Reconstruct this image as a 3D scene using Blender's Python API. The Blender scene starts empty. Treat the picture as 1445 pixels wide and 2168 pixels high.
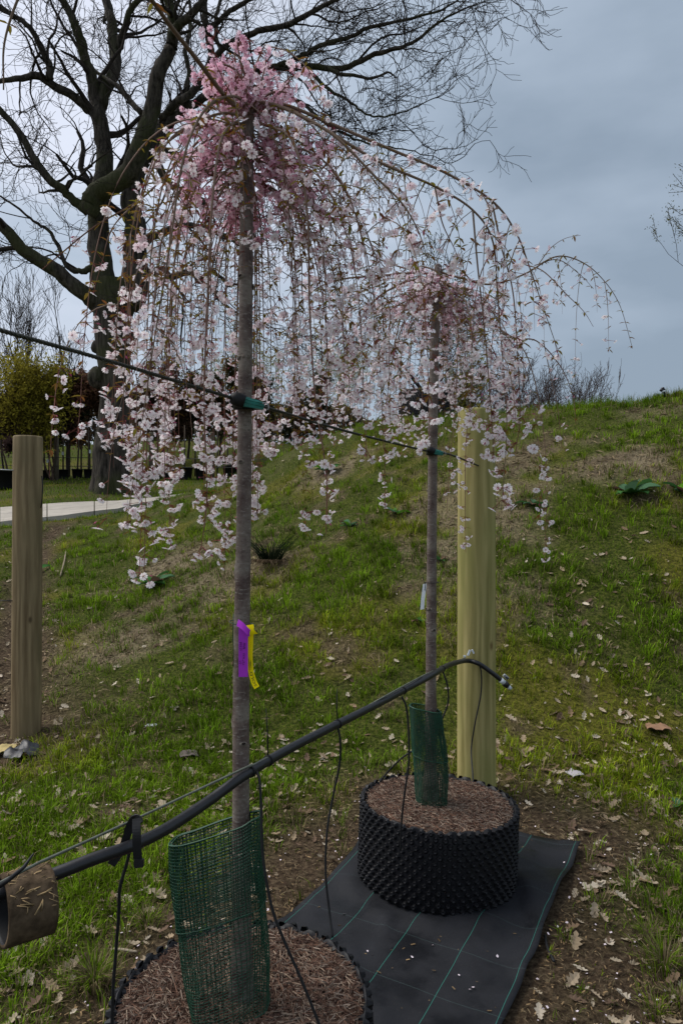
import bpy, math, random
import numpy as np
from mathutils import Vector, Matrix

# ------------------------------------------------------------------ camera, world, sun, exposure
SC = bpy.context.scene
COL = SC.collection
FPX, CX, CY, EYE = 1470.0, 722.5, 1084.0, 1.50      # photograph: focal length in pixels, centre, eye height
cam_d = bpy.data.cameras.new('camera'); cam = bpy.data.objects.new('camera', cam_d); COL.objects.link(cam)
cam.location = (0, 0, EYE); cam.rotation_euler = (math.radians(90), 0, 0)
cam_d.sensor_fit = 'VERTICAL'; cam_d.sensor_height = 24.0; cam_d.lens = 24.0 * FPX / 2168.0
cam_d.clip_start = 0.02; cam_d.clip_end = 2000
SC.camera = cam

SUN_AZ, SUN_EL = math.radians(-72), math.radians(54)    # behind thin cloud, high on the left
SUN_DIR = Vector((math.sin(SUN_AZ) * math.cos(SUN_EL), math.cos(SUN_AZ) * math.cos(SUN_EL), math.sin(SUN_EL)))
world = bpy.data.worlds.new('World'); SC.world = world; world.use_nodes = True
wn, wl = world.node_tree.nodes, world.node_tree.links
wn.clear()
w_out = wn.new('ShaderNodeOutputWorld'); w_bg = wn.new('ShaderNodeBackground')
w_sky = wn.new('ShaderNodeTexSky'); w_sky.sky_type = 'NISHITA'; w_sky.sun_disc = False
w_sky.sun_elevation = SUN_EL; w_sky.sun_rotation = SUN_AZ; w_sky.air_density = 1.2; w_sky.dust_density = 2.0
w_co = wn.new('ShaderNodeTexCoord')
w_map = wn.new('ShaderNodeMapping'); w_map.inputs['Scale'].default_value = (1.0, 1.0, 2.6); w_map.inputs['Location'].default_value = (0.35, 0.1, 0.45)
w_noise = wn.new('ShaderNodeTexNoise'); w_noise.inputs['Scale'].default_value = 1.7; w_noise.inputs['Detail'].default_value = 6; w_noise.inputs['Roughness'].default_value = 0.48
w_dot = wn.new('ShaderNodeVectorMath'); w_dot.operation = 'DOT_PRODUCT'; w_dot.inputs[1].default_value = SUN_DIR
w_glow = wn.new('ShaderNodeMapRange'); w_glow.inputs['From Min'].default_value = 0.25; w_glow.inputs['From Max'].default_value = 0.95
w_glow.interpolation_type = 'SMOOTHSTEP'
w_mul = wn.new('ShaderNodeMath'); w_mul.operation = 'MULTIPLY'; w_mul.inputs[1].default_value = 0.62
w_mul2 = wn.new('ShaderNodeMath'); w_mul2.operation = 'MULTIPLY_ADD'; w_mul2.inputs[1].default_value = 2.4; w_mul2.inputs[2].default_value = -0.80
w_add = wn.new('ShaderNodeMath'); w_add.operation = 'ADD'; w_add.use_clamp = True
w_ramp = wn.new('ShaderNodeValToRGB')
cr = w_ramp.color_ramp
cr.elements[0].position = 0.0; cr.elements[0].color = (0.145, 0.182, 0.228, 1)
cr.elements[1].position = 1.0; cr.elements[1].color = (0.40, 0.425, 0.49, 1)
e = cr.elements.new(0.45); e.color = (0.225, 0.268, 0.325, 1)
w_str = wn.new('ShaderNodeVectorMath'); w_str.operation = 'SCALE'; w_str.inputs['Scale'].default_value = 0.05
w_mix = wn.new('ShaderNodeMixRGB'); w_mix.inputs['Fac'].default_value = 0.90
wl.new(w_co.outputs['Generated'], w_map.inputs['Vector']); wl.new(w_map.outputs['Vector'], w_noise.inputs['Vector'])
wl.new(w_co.outputs['Generated'], w_dot.inputs[0]); wl.new(w_dot.outputs['Value'], w_glow.inputs['Value'])
wl.new(w_glow.outputs['Result'], w_mul.inputs[0]); wl.new(w_noise.outputs['Fac'], w_mul2.inputs[0])
wl.new(w_mul.outputs[0], w_add.inputs[0]); wl.new(w_mul2.outputs[0], w_add.inputs[1]); wl.new(w_add.outputs[0], w_ramp.inputs['Fac'])
wl.new(w_sky.outputs['Color'], w_str.inputs[0])
wl.new(w_str.outputs[0], w_mix.inputs['Color1']); wl.new(w_ramp.outputs['Color'], w_mix.inputs['Color2'])
wl.new(w_mix.outputs['Color'], w_bg.inputs['Color']); w_bg.inputs['Strength'].default_value = 1.0
wl.new(w_bg.outputs[0], w_out.inputs[0])

sun_d = bpy.data.lights.new('sun', 'SUN'); sun_d.energy = 1.5; sun_d.angle = math.radians(40); sun_d.color = (1.0, 0.96, 0.90)
sun = bpy.data.objects.new('sun', sun_d); COL.objects.link(sun)
sun.rotation_euler = (-SUN_DIR).to_track_quat('-Z', 'Y').to_euler()

SC.view_settings.view_transform = 'Standard'; SC.view_settings.look = 'None'
SC.view_settings.exposure = 1.05; SC.view_settings.gamma = 1.0; SC.view_settings.use_curve_mapping = False
try:
    SC.cycles.max_bounces = 6; SC.cycles.diffuse_bounces = 3; SC.cycles.transparent_max_bounces = 8
except Exception:
    pass

rng = np.random.default_rng(11)
random.seed(5)

# ------------------------------------------------------------------ helpers
def P(px, py, d):
    return np.array(((px - CX) / FPX * d, d, EYE - (py - CY) / FPX * d))

def _h2(ix, iy, seed):
    n = (ix * 374761393 + iy * 668265263 + seed * 974634777) & 0x7fffffff
    n = ((n ^ (n >> 13)) * 1274126177) & 0x7fffffff
    return ((n ^ (n >> 16)) & 0xffff) / 65535.0

def vnoise(x, y, seed=0):
    x = np.asarray(x, float); y = np.asarray(y, float)
    ix = np.floor(x).astype(np.int64); iy = np.floor(y).astype(np.int64)
    fx = x - ix; fy = y - iy
    fx = fx * fx * (3 - 2 * fx); fy = fy * fy * (3 - 2 * fy)
    a = _h2(ix, iy, seed); b = _h2(ix + 1, iy, seed); c = _h2(ix, iy + 1, seed); d = _h2(ix + 1, iy + 1, seed)
    return (a * (1 - fx) + b * fx) * (1 - fy) + (c * (1 - fx) + d * fx) * fy

def fbm(x, y, seed=0, oct=3):
    s = 0; a = 0.5; t = 0
    for k in range(oct):
        s = s + a * vnoise(np.asarray(x) * 2 ** k, np.asarray(y) * 2 ** k, seed + 17 * k); t += a; a *= 0.5
    return s / t

def tag(o, label=None, cat=None, group=None, kind=None):
    if label: o['label'] = label
    if cat: o['category'] = cat
    if group: o['group'] = group
    if kind: o['kind'] = kind
    return o

def empty(name, loc, label, cat, group=None, rz=0.0):
    o = bpy.data.objects.new(name, None); COL.objects.link(o)
    o.location = tuple(loc); o.rotation_euler = (0, 0, rz)
    o.empty_display_size = 0.05
    return tag(o, label, cat, group)

def link(name, mesh, parent=None, loc=None):
    o = bpy.data.objects.new(name, mesh); COL.objects.link(o)
    if parent is not None: o.parent = parent
    if loc is not None: o.location = tuple(loc)
    return o

def np_mesh(name, V, F, mat, col=None, smooth=False):
    """V (n,3); F list of (m,3)/(m,4) arrays; col (n,3)"""
    me = bpy.data.meshes.new(name)
    if not isinstance(F, list): F = [F]
    F = [np.asarray(f, np.int32) for f in F if len(f)]
    nl = sum(f.size for f in F); npoly = sum(len(f) for f in F)
    me.vertices.add(len(V)); me.vertices.foreach_set('co', np.asarray(V, np.float32).ravel())
    me.loops.add(nl); me.loops.foreach_set('vertex_index', np.concatenate([f.ravel() for f in F]))
    tot = np.concatenate([np.full(len(f), f.shape[1], np.int32) for f in F])
    st = np.concatenate(([0], np.cumsum(tot)[:-1])).astype(np.int32)
    me.polygons.add(npoly); me.polygons.foreach_set('loop_start', st)
    try: me.polygons.foreach_set('loop_total', tot)
    except Exception: pass
    me.polygons.foreach_set('use_smooth', np.full(npoly, smooth, bool))
    if col is not None:
        a = me.color_attributes.new('Col', 'FLOAT_COLOR', 'POINT')
        c = np.ones((len(V), 4), np.float32); c[:, :3] = col
        a.data.foreach_set('color', c.ravel())
    me.update(calc_edges=True)
    me.validate()
    if mat: me.materials.append(mat)
    return me

class MB:
    """collects quads / tris with optional colour and builds one mesh"""
    def __init__(s): s.V = []; s.F3 = []; s.F4 = []; s.C = []; s.n = 0
    def add(s, V, F, col=None):
        V = np.asarray(V, float); F = np.asarray(F)
        s.V.append(V)
        if len(F): (s.F4 if F.shape[1] == 4 else s.F3).append(F + s.n)
        s.C.append(np.tile(np.asarray(col if col is not None else (1, 1, 1), float), (len(V), 1)) if col is None or np.ndim(col) == 1 else col)
        s.n += len(V)
    def tube(s, pts, rad, sides=8, col=None, cap=True):
        V, F = tube_geo(pts, rad, sides)
        s.add(V, F, col)
        if cap and sides >= 3:
            n = len(pts); base = s.n - len(V)
            for k in (0, n - 1):
                ring = base + k * sides + np.arange(sides)
                c = s.n
                s.V.append(np.asarray(pts[k], float)[None]); s.C.append(s.C[-1][:1]); s.n += 1
                nx = np.roll(ring, -1)
                tri = np.stack([ring, nx, np.full(sides, c)], 1) if k else np.stack([nx, ring, np.full(sides, c)], 1)
                s.F3.append(tri)
    def box(s, c, size, R=None, col=None):
        v = np.array([[x, y, z] for x in (-.5, .5) for y in (-.5, .5) for z in (-.5, .5)]) * np.asarray(size)
        if R is not None: v = v @ np.asarray(R).T
        s.add(v + np.asarray(c), [[0, 1, 3, 2], [4, 6, 7, 5], [0, 4, 5, 1], [2, 3, 7, 6], [0, 2, 6, 4], [1, 5, 7, 3]], col)
    def mesh(s, name, mat, smooth=True):
        F = []
        if s.F4: F.append(np.concatenate(s.F4))
        if s.F3: F.append(np.concatenate(s.F3))
        return np_mesh(name, np.concatenate(s.V), F, mat, np.concatenate(s.C), smooth)
    def build(s, name, mat, parent=None, smooth=True):
        return link(name, s.mesh(name, mat, smooth), parent)

def tube_geo(pts, rad, sides):
    pts = np.asarray(pts, float); n = len(pts); rad = np.broadcast_to(np.asarray(rad, float), (n,))
    T = np.gradient(pts, axis=0); T /= np.linalg.norm(T, axis=1)[:, None] + 1e-9
    ref = np.array((0.31, 0.17, 0.93)) if abs(T[0, 2]) < 0.9 else np.array((0.95, 0.2, 0.1))
    A = np.cross(T, ref); A /= np.linalg.norm(A, axis=1)[:, None] + 1e-9
    B = np.cross(T, A)
    ang = np.arange(sides) * 2 * math.pi / sides
    V = pts[:, None, :] + rad[:, None, None] * (np.cos(ang)[None, :, None] * A[:, None, :] + np.sin(ang)[None, :, None] * B[:, None, :])
    i = np.arange(n - 1)[:, None] * sides; j = np.arange(sides)[None, :]; j2 = (j + 1) % sides
    F = np.stack([i + j, i + j2, i + sides + j2, i + sides + j], -1).reshape(-1, 4)
    return V.reshape(-1, 3), F

def scatter(TV, TF, M, pos, col=None, tcol=None):
    """copies of a template: M (n,3,3), pos (n,3)"""
    n = len(pos); nv = len(TV)
    V = np.einsum('nij,vj->nvi', M, TV) + pos[:, None, :]
    F = TF[None] + (np.arange(n) * nv)[:, None, None]
    C = np.ones((n, nv, 3))
    if col is not None: C = C * np.asarray(col)[:, None, :]
    if tcol is not None: C = C * tcol[None]
    return V.reshape(-1, 3), F.reshape(-1, TF.shape[1]), C.reshape(-1, 3)

def rot_z_tilt(az, tx, ty, sc):
    """rotation matrices: spin az about z, then tilt tx, ty, scale sc (arrays)"""
    n = len(az); sc = np.broadcast_to(sc, (n,))
    ca, sa = np.cos(az), np.sin(az); o = np.zeros(n); l = np.ones(n)
    Rz = np.stack([ca, -sa, o, sa, ca, o, o, o, l], 1).reshape(n, 3, 3)
    cx, sx = np.cos(tx), np.sin(tx); Rx = np.stack([l, o, o, o, cx, -sx, o, sx, cx], 1).reshape(n, 3, 3)
    cy, sy = np.cos(ty), np.sin(ty); Ry = np.stack([cy, o, sy, o, l, o, -sy, o, cy], 1).reshape(n, 3, 3)
    return np.einsum('nij,njk,nkl->nil', Rx, Ry, Rz) * sc[:, None, None]

def look_mats(nrm, spin, sc):
    """matrices whose local z is nrm, spun"""
    nrm = nrm / (np.linalg.norm(nrm, axis=1)[:, None] + 1e-9)
    ref = np.where(np.abs(nrm[:, 2:3]) > 0.9, np.array([[1., 0, 0]]), np.array([[0., 0, 1]]))
    a = np.cross(ref, nrm); a /= np.linalg.norm(a, axis=1)[:, None] + 1e-9
    b = np.cross(nrm, a)
    c, s_ = np.cos(spin)[:, None], np.sin(spin)[:, None]
    x = a * c + b * s_; y = -a * s_ + b * c
    return np.stack([x, y, nrm], 2) * np.broadcast_to(sc, (len(nrm),))[:, None, None]

# ------------------------------------------------------------------ materials
class NT:
    def __init__(s, name):
        s.m = bpy.data.materials.new(name); s.m.use_nodes = True
        s.n = s.m.node_tree.nodes; s.l = s.m.node_tree.links; s.n.clear()
        s.out = s.n.new('ShaderNodeOutputMaterial')
    def node(s, t, **kw):
        nd = s.n.new(t)
        for k, v in kw.items():
            if k in nd.inputs: nd.inputs[k].default_value = v
            else: setattr(nd, k, v)
        return nd
    def link(s, a, b): s.l.new(a, b)
    def coord(s, scale=(1, 1, 1), kind='Object'):
        c = s.node('ShaderNodeTexCoord'); m = s.node('ShaderNodeMapping'); m.inputs['Scale'].default_value = scale
        s.link(c.outputs[kind], m.inputs['Vector']); return m.outputs['Vector']
    def noise(s, vec, scale, detail=4, rough=0.55):
        nd = s.node('ShaderNodeTexNoise', Scale=scale, Detail=detail, Roughness=rough); s.link(vec, nd.inputs['Vector']); return nd.outputs['Fac']
    def ramp(s, fac, stops):
        r = s.node('ShaderNodeValToRGB'); e = r.color_ramp.elements
        while len(e) < len(stops): e.new(0.5)
        for k, (p, c) in enumerate(stops):
            e[k].position = p; e[k].color = tuple(c) + (1,) if len(c) == 3 else c
        s.link(fac, r.inputs['Fac']); return r.outputs['Color']
    def mix(s, f, a, b, mode='MIX'):
        m = s.node('ShaderNodeMixRGB', blend_type=mode)
        for v, k in ((f, 'Fac'), (a, 'Color1'), (b, 'Color2')):
            if isinstance(v, (int, float)): m.inputs[k].default_value = v
            elif isinstance(v, tuple): m.inputs[k].default_value = v + (1,) if len(v) == 3 else v
            else: s.link(v, m.inputs[k])
        return m.outputs['Color']
    def bump(s, h, strength=0.5, dist=0.01):
        b = s.node('ShaderNodeBump', Strength=strength, Distance=dist); s.link(h, b.inputs['Height']); return b.outputs['Normal']
    def princ(s, color, rough=0.7, spec=0.3, normal=None):
        p = s.node('ShaderNodeBsdfPrincipled')
        if isinstance(color, tuple): p.inputs['Base Color'].default_value = color + (1,)
        else: s.link(color, p.inputs['Base Color'])
        if isinstance(rough, (int, float)): p.inputs['Roughness'].default_value = rough
        else: s.link(rough, p.inputs['Roughness'])
        p.inputs['Specular IOR Level'].default_value = spec
        if normal is not None: s.link(normal, p.inputs['Normal'])
        s.link(p.outputs[0], s.out.inputs['Surface']); return s.m
    def leafy(s, color, trans=0.4):
        d = s.node('ShaderNodeBsdfDiffuse'); t = s.node('ShaderNodeBsdfTranslucent'); mx = s.node('ShaderNodeMixShader', Fac=trans)
        for q in (d, t):
            if isinstance(color, tuple): q.inputs['Color'].default_value = color + (1,)
            else: s.link(color, q.inputs['Color'])
        s.link(d.outputs[0], mx.inputs[1]); s.link(t.outputs[0], mx.inputs[2]); s.link(mx.outputs[0], s.out.inputs['Surface']); return s.m
    def attr(s):
        a = s.node('ShaderNodeVertexColor', layer_name='Col'); return a.outputs['Color']

def m_plain(name, color, rough=0.6, spec=0.3, var=0.25, scale=30, bump=0.0):
    t = NT(name); v = t.coord(); f = t.noise(v, scale, 4)
    lo = tuple(c * (1 - var) for c in color); hi = tuple(min(1, c * (1 + var)) for c in color)
    c = t.ramp(f, [(0.3, lo), (0.7, hi)])
    return t.princ(c, rough, spec, t.bump(f, bump, 0.004) if bump else None)

def m_attr(name, rough=0.8, spec=0.2, var=0.0, scale=40):
    t = NT(name); c = t.attr()
    if var:
        f = t.noise(t.coord(), scale, 3); g = t.ramp(f, [(0.3, (1 - var,) * 3), (0.7, (1 + var * .5,) * 3)]); c = t.mix(1.0, c, g, 'MULTIPLY')
    return t.princ(c, rough, spec)

def m_leaf(name, trans=0.4):
    t = NT(name); return t.leafy(t.attr(), trans)

def m_cherry():
    t = NT('cherry_bark')
    v = t.coord((1, 1, 1)); vh = t.coord((60, 60, 190)); vb = t.coord((10, 10, 13))
    lent = t.noise(vh, 1.0, 3, 0.6); band = t.noise(vb, 1.3, 3); fine = t.noise(v, 150, 3)
    base = t.ramp(band, [(0.37, (0.062, 0.028, 0.022)), (0.5, (0.135, 0.092, 0.074)), (0.66, (0.225, 0.188, 0.152))])
    c = t.mix(t.ramp(lent, [(0.57, (0, 0, 0)), (0.66, (.75, .75, .75))]), base, (0.29, 0.26, 0.225))
    c = t.mix(t.ramp(lent, [(0.33, (.7, .7, .7)), (0.43, (0, 0, 0))]), c, (0.060, 0.038, 0.034))
    c = t.mix(0.25, c, t.ramp(fine, [(0.3, (0.05, 0.045, 0.04)), (0.7, (0.26, 0.24, 0.22))]))
    h = t.mix(0.5, lent, fine)
    return t.princ(c, 0.6, 0.3, t.bump(h, 0.45, 0.003))

def m_bark(name, a, b, scale=(3, 3, 0.7), freq=6, moss=None):
    t = NT(name); v = t.coord(scale); f = t.noise(v, freq, 5, 0.65); f2 = t.noise(t.coord(), 0.6, 3)
    c = t.ramp(f, [(0.35, a), (0.65, b)])
    if moss: c = t.mix(t.ramp(f2, [(0.5, (0, 0, 0)), (0.62, (.7, .7, .7))]), c, moss)
    return t.princ(c, 0.9, 0.1, t.bump(f, 1.0, 0.05))

def m_wood(name, a, b, stain, knot):
    t = NT(name); v = t.coord((1, 1, 0.055)); n1 = t.noise(v, 34, 5, 0.65)
    wv = t.node('ShaderNodeTexWave', Scale=7.0, Distortion=9.0, Detail=3.0, **{'Detail Scale': 1.6}); wv.bands_direction = 'X'
    vw = t.coord((1, 1, 0.11)); t.link(vw, wv.inputs['Vector'])
    g = t.mix(0.22, n1, wv.outputs['Fac'])
    c = t.ramp(g, [(0.25, a), (0.5, tuple((x + y) / 2 for x, y in zip(a, b))), (0.72, b)])
    s = t.noise(t.coord((1, 1, .35)), 5, 3); c = t.mix(t.ramp(s, [(0.45, (0, 0, 0)), (0.7, (.75, .75, .75))]), c, stain)
    k = t.node('ShaderNodeTexVoronoi', Scale=3.2); t.link(t.coord((1.6, 1.6, 0.9)), k.inputs['Vector'])
    c = t.mix(t.ramp(k.outputs['Distance'], [(0.03, (.85, .85, .85)), (0.09, (0, 0, 0))]), c, knot)
    return t.princ(c, 0.75, 0.15, t.bump(g, 0.35, 0.006))

M = {}
M['cherry'] = m_cherry()
M['oak'] = m_bark('oak_bark', (0.014, 0.012, 0.010), (0.085, 0.072, 0.058), (5, 5, 0.8), 2.6, (0.045, 0.050, 0.018))
M['twig'] = m_plain('dark_twig', (0.032, 0.026, 0.022), 0.9, 0.1)
M['attr_twig'] = m_attr('twig_tinted', 0.85, 0.1)
M['petal'] = m_leaf('petal', 0.45)
M['leaf'] = m_leaf('young_leaf', 0.4)
M['grass'] = m_leaf('grass_blade', 0.35)
M['dry'] = m_leaf('dry_leaf', 0.2)
M['dock'] = m_leaf('dock_leaf', 0.25)
M['post_new'] = m_wood('fresh_post_wood', (0.20, 0.175, 0.058), (0.42, 0.355, 0.150), (0.24, 0.245, 0.075), (0.13, 0.085, 0.032))
M['post_old'] = m_wood('weathered_post_wood', (0.12, 0.082, 0.042), (0.30, 0.225, 0.125), (0.17, 0.135, 0.072), (0.07, 0.045, 0.025))
M['black'] = m_plain('black_plastic', (0.011, 0.011, 0.013), 0.42, 0.45, 0.3, 40, 0.1)
M['pot'] = m_plain('pot_plastic', (0.008, 0.008, 0.010), 0.50, 0.26, 0.3, 25, 0.1)
M['rubber'] = m_plain('black_rubber', (0.012, 0.012, 0.013), 0.6, 0.3)
M['mulch'] = m_attr('mulch', 0.9, 0.1)
M['soil'] = m_plain('mulch_bed', (0.075, 0.045, 0.032), 0.95, 0.05, 0.6, 60, 0.8)
M['steel'] = m_plain('coated_wire', (0.10, 0.11, 0.085), 0.45, 0.5, 0.3, 60)
M['rope'] = m_plain('dark_green_wire', (0.030, 0.032, 0.024), 0.5, 0.4, 0.3, 90)
M['metal'] = m_plain('galvanised_metal', (0.35, 0.36, 0.36), 0.35, 0.6, 0.2, 60)
M['green'] = m_plain('teal_plastic', (0.010, 0.155, 0.125), 0.4, 0.5, 0.25, 60)
M['net'] = m_plain('green_netting', (0.008, 0.050, 0.026), 0.5, 0.4, 0.3, 60)
M['white'] = m_plain('white_plastic', (0.62, 0.66, 0.70), 0.5, 0.4, 0.1, 60)
M['ink'] = m_plain('black_ink', (0.015, 0.012, 0.02), 0.7, 0.2, 0.1, 60)
M['concrete'] = m_plain('pale_concrete', (0.38, 0.345, 0.295), 0.9, 0.1, 0.14, 3, 0.2)
M['coir'] = m_plain('muddy_sleeve', (0.085, 0.060, 0.038), 0.95, 0.05, 0.6, 40, 1.0)
M['tan'] = m_attr('tan_bits', 0.9, 0.1)
def m_tag(name, c):
    t = NT(name); return t.leafy(c, 0.25)
M['purple'] = m_tag('purple_tag', (0.50, 0.065, 0.66)); M['yellow'] = m_tag('yellow_tag', (0.95, 0.80, 0.012))

# ------------------------------------------------------------------ terrain
COLS = [  # photo column, then (depth, height) knots
    (-900, [(4.8, 0), (8, .40), (12, 1.05), (16, 1.3), (20, 1.9), (26, 2.6), (36, 4.6), (60, 5)]),
    (0,    [(4.8, 0), (8, .45), (12.0, 1.20), (12.3, 1.22), (16.0, 1.49), (20, 2.03), (26, 2.75), (36, 4.9), (60, 5.2)]),
    (130,  [(4.8, 0), (8, .50), (12.0, 1.29), (12.8, 1.31), (16.3, 1.60), (20, 2.06), (26, 2.75), (36, 5.0), (60, 5.3)]),
    (250,  [(4.7, 0), (8, .60), (12.4, 1.43), (13.6, 1.45), (17, 1.66), (20, 2.03), (26, 2.72), (36, 5.3), (60, 5.6)]),
    (330,  [(4.6, 0), (8, .72), (12.4, 1.68), (14.5, 1.62), (17.5, 1.75), (20, 2.02), (26, 2.70), (36, 5.3), (60, 5.8)]),
    (450,  [(4.4, 0), (8, .92), (12.2, 2.02), (14.5, 1.75), (20, 2.05), (26, 2.70), (36, 5.3), (60, 5.8)]),
    (560,  [(4.3, 0), (8, 1.12), (12, 2.36), (15, 2.0), (20, 2.1), (26, 2.8), (36, 5.3), (60, 5.8)]),
    (650,  [(4.2, 0), (8, 1.30), (11.5, 2.66), (16, 2.4), (26, 3.0), (36, 5.0), (60, 5.4)]),
    (820,  [(4.1, 0), (8, 1.65), (11, 2.93), (13, 2.95), (20, 2.8), (36, 4.0), (60, 4.4)]),
    (960,  [(4.1, 0), (8, 1.88), (10.5, 2.95), (13, 3.0), (20, 2.8), (36, 3.4), (60, 3.8)]),
    (1100, [(4.1, 0), (8, 2.06), (10, 2.98), (13, 3.0), (20, 2.8), (60, 3)]),
    (1250, [(4.1, 0), (8, 2.26), (9.6, 3.02), (13, 3.0), (20, 2.8), (60, 3)]),
    (1350, [(4.1, 0), (8, 2.33), (9.5, 3.02), (13, 3.0), (20, 2.8), (60, 3)]),
    (1445, [(4.1, 0), (8, 2.45), (9.3, 3.13), (13, 3.2), (20, 3.0), (60, 3)]),
    (2300, [(4.1, 0), (8, 2.7), (9.5, 3.5), (13, 3.6), (20, 3.2), (60, 3)]),
]
DG = np.arange(0, 80, 0.2)
U_C = np.array([(c[0] - CX) / FPX for c in COLS])
Z_C = []
for c, kn in COLS:
    k = [(0, 0), (3.2, 0)] + kn + [(80, kn[-1][1])]
    z = np.interp(DG, [a for a, b in k], [b for a, b in k])
    ker = np.exp(-0.5 * (np.arange(-6, 7) / 2.0) ** 2); ker /= ker.sum()
    z = np.convolve(np.pad(z, 6, mode='edge'), ker, 'valid') + .05 * np.clip((DG - 4) / 5, 0, 1); Z_C.append(z)
Z_C = np.array(Z_C)

def height0(x, y):
    x = np.asarray(x, float); y = np.asarray(y, float)
    u = np.clip(x / np.maximum(y, 1.0), U_C[0], U_C[-1]); d = np.clip(y, 0, 79.5)
    i = np.clip(np.searchsorted(U_C, u) - 1, 0, len(U_C) - 2); fu = (u - U_C[i]) / (U_C[i + 1] - U_C[i])
    j = np.clip((d / 0.2).astype(int), 0, len(DG) - 2); fd = d / 0.2 - j
    return (Z_C[i, j] * (1 - fu) + Z_C[i + 1, j] * fu) * (1 - fd) + (Z_C[i, j + 1] * (1 - fu) + Z_C[i + 1, j + 1] * fu) * fd

# the strip of weed fabric: along-row axis A, across axis N
A_ = np.array((0.481, 0.877)); N_ = np.array((0.877, -0.481))
POT1 = np.array((-0.241, 1.687)); POT2 = np.array((0.385, 2.83)); POT_R, POT_H = 0.305, 0.30
STRIP_N0, STRIP_N1, STRIP_S1 = -1.395, -0.548, 3.22   # across limits, far end along

def strip_dist(x, y):
    n = x * N_[0] + y * N_[1]; s = x * A_[0] + y * A_[1]
    dn = np.maximum(np.maximum(STRIP_N0 - n, n - STRIP_N1), 0); ds = np.maximum(s - STRIP_S1, 0)
    return np.hypot(dn, ds)

GULLY = [(-5.0, 12.2), (-4.6, 10.5), (-3.9, 8.6), (-3.05, 6.6), (-2.6, 5.4), (-2.3, 4.4), (-2.2, 3.0)]
def gully_dist(x, y):
    best = np.full(np.shape(x), 1e9)
    for (ax, ay), (bx, by) in zip(GULLY[:-1], GULLY[1:]):
        t = np.clip(((x - ax) * (bx - ax) + (y - ay) * (by - ay)) / ((bx - ax) ** 2 + (by - ay) ** 2), 0, 1)
        best = np.minimum(best, np.hypot(x - ax - t * (bx - ax), y - ay - t * (by - ay)))
    return best

def height(x, y):
    x = np.asarray(x, float); y = np.asarray(y, float)
    flat = np.clip(strip_dist(x, y) / 0.6, 0, 1)
    z = height0(x, y)
    amp = flat * np.clip((y - 1.0) / 4, 0.25, 1)
    z = z + amp * (0.16 * (fbm(x * .55, y * .55, 3) - .5) * np.clip((y - 4) / 3, 0, 1) + 0.085 * (fbm(x * 2.1, y * 2.1, 9) - .5))
    z = z - 0.10 * np.exp(-(gully_dist(x, y) / 0.35) ** 2)
    return z

def masks(x, y):
    """bare soil, dead straw, yellow moss: 0..1"""
    sd = strip_dist(x, y)
    n1 = fbm(x * 1.6, y * 1.6, 21); n2 = fbm(x * .8, y * .8, 33); n3 = fbm(x * 3.7, y * 3.7, 41)
    dirt = np.clip(1.25 - sd / 0.52 + (n1 - .5) * 1.6, 0, 1)
    dirt = np.maximum(dirt, np.clip(1.2 - gully_dist(x, y) / 0.32 + (n1 - .5) * 1.6, 0, 1))
    leftp = np.exp(-(((x + 2.6) / 1.0) ** 2 + ((y - 4.6) / 1.0) ** 2)); dirt = np.maximum(dirt, np.clip(leftp * 1.6 + (n1 - .5) * 1.2 - .2, 0, 1))
    rp = np.exp(-(((x - .95) / .45) ** 2 + ((y - 2.1) / .6) ** 2)); dirt = np.maximum(dirt, np.clip(rp * 1.4 + (n3 - .5) * 1.4 - .2, 0, 1))
    lp = np.exp(-(((x + .75) / .5) ** 2 + ((y - 1.5) / .45) ** 2)); dirt = np.maximum(dirt, np.clip(lp * 1.1 + (n3 - .5) * 1.4 - .25, 0, 1))
    dirt = np.maximum(dirt, np.clip((n3 - .66) * 5 + (n1 - .5), 0, .7))
    bank = np.clip((y - 4.5) / 2, 0, 1) * np.clip((12.5 - y) / 2, 0, 1)
    straw = np.clip((n2 - .58) * 6 + (n3 - .5) * 2.0, 0, .8) * bank * np.clip((9.5 - y) / 1.5, .25, 1)
    for (sx, sy, rx, ry) in ((-2.0, 8.3, .9, .6), (-2.0, 6.3, .7, .5), (-.1, 9.6, .7, .5), (3.1, 7.4, .8, .4), (-1.2, 7.2, .8, .5)):
        straw = np.maximum(straw, np.clip(1.35 * np.exp(-(((x - sx) / rx) ** 2 + ((y - sy) / ry) ** 2)) + (n3 - .5) * 1.6 - .25, 0, 1))
    moss = np.clip((fbm(x * 1.1, y * 1.1, 55) - .52) * 5 + (n3 - .5) * 1.5, 0, 1)
    return dirt, straw, moss

def axis_lines(fine0, fine1, step, far0, far1, g=1.16):
    a = list(np.arange(fine0, fine1 + 1e-6, step)); s = step; v = fine1
    while v < far1: s *= g; v += s; a.append(v)
    s = step; v = fine0
    while v > far0: s *= g; v -= s; a.insert(0, v)
    return np.array(a)
gx = axis_lines(-5.2, 6.2, 0.075, -420, 420); gy = axis_lines(1.0, 13.0, 0.075, -30, 600)
GX, GY = np.meshgrid(gx, gy)
gz = height(GX, GY); dm, sm, mm = masks(GX, GY)
V = np.stack([GX.ravel(), GY.ravel(), gz.ravel()], 1)
ny, nx = GX.shape; idx = np.arange(nx * ny).reshape(ny, nx)
F = np.stack([idx[:-1, :-1], idx[:-1, 1:], idx[1:, 1:], idx[1:, :-1]], -1).reshape(-1, 4)
t = NT('ground')
v = t.coord(); f1 = t.noise(v, 9, 6, 0.65); f2 = t.noise(v, 42, 6, 0.75)
sep = t.node('ShaderNodeSeparateColor'); t.link(t.attr(), sep.inputs[0])
turf = t.ramp(f2, [(0.35, (0.012, 0.014, 0.004)), (0.5, (0.045, 0.058, 0.010)), (0.68, (0.13, 0.125, 0.030))])
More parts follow.
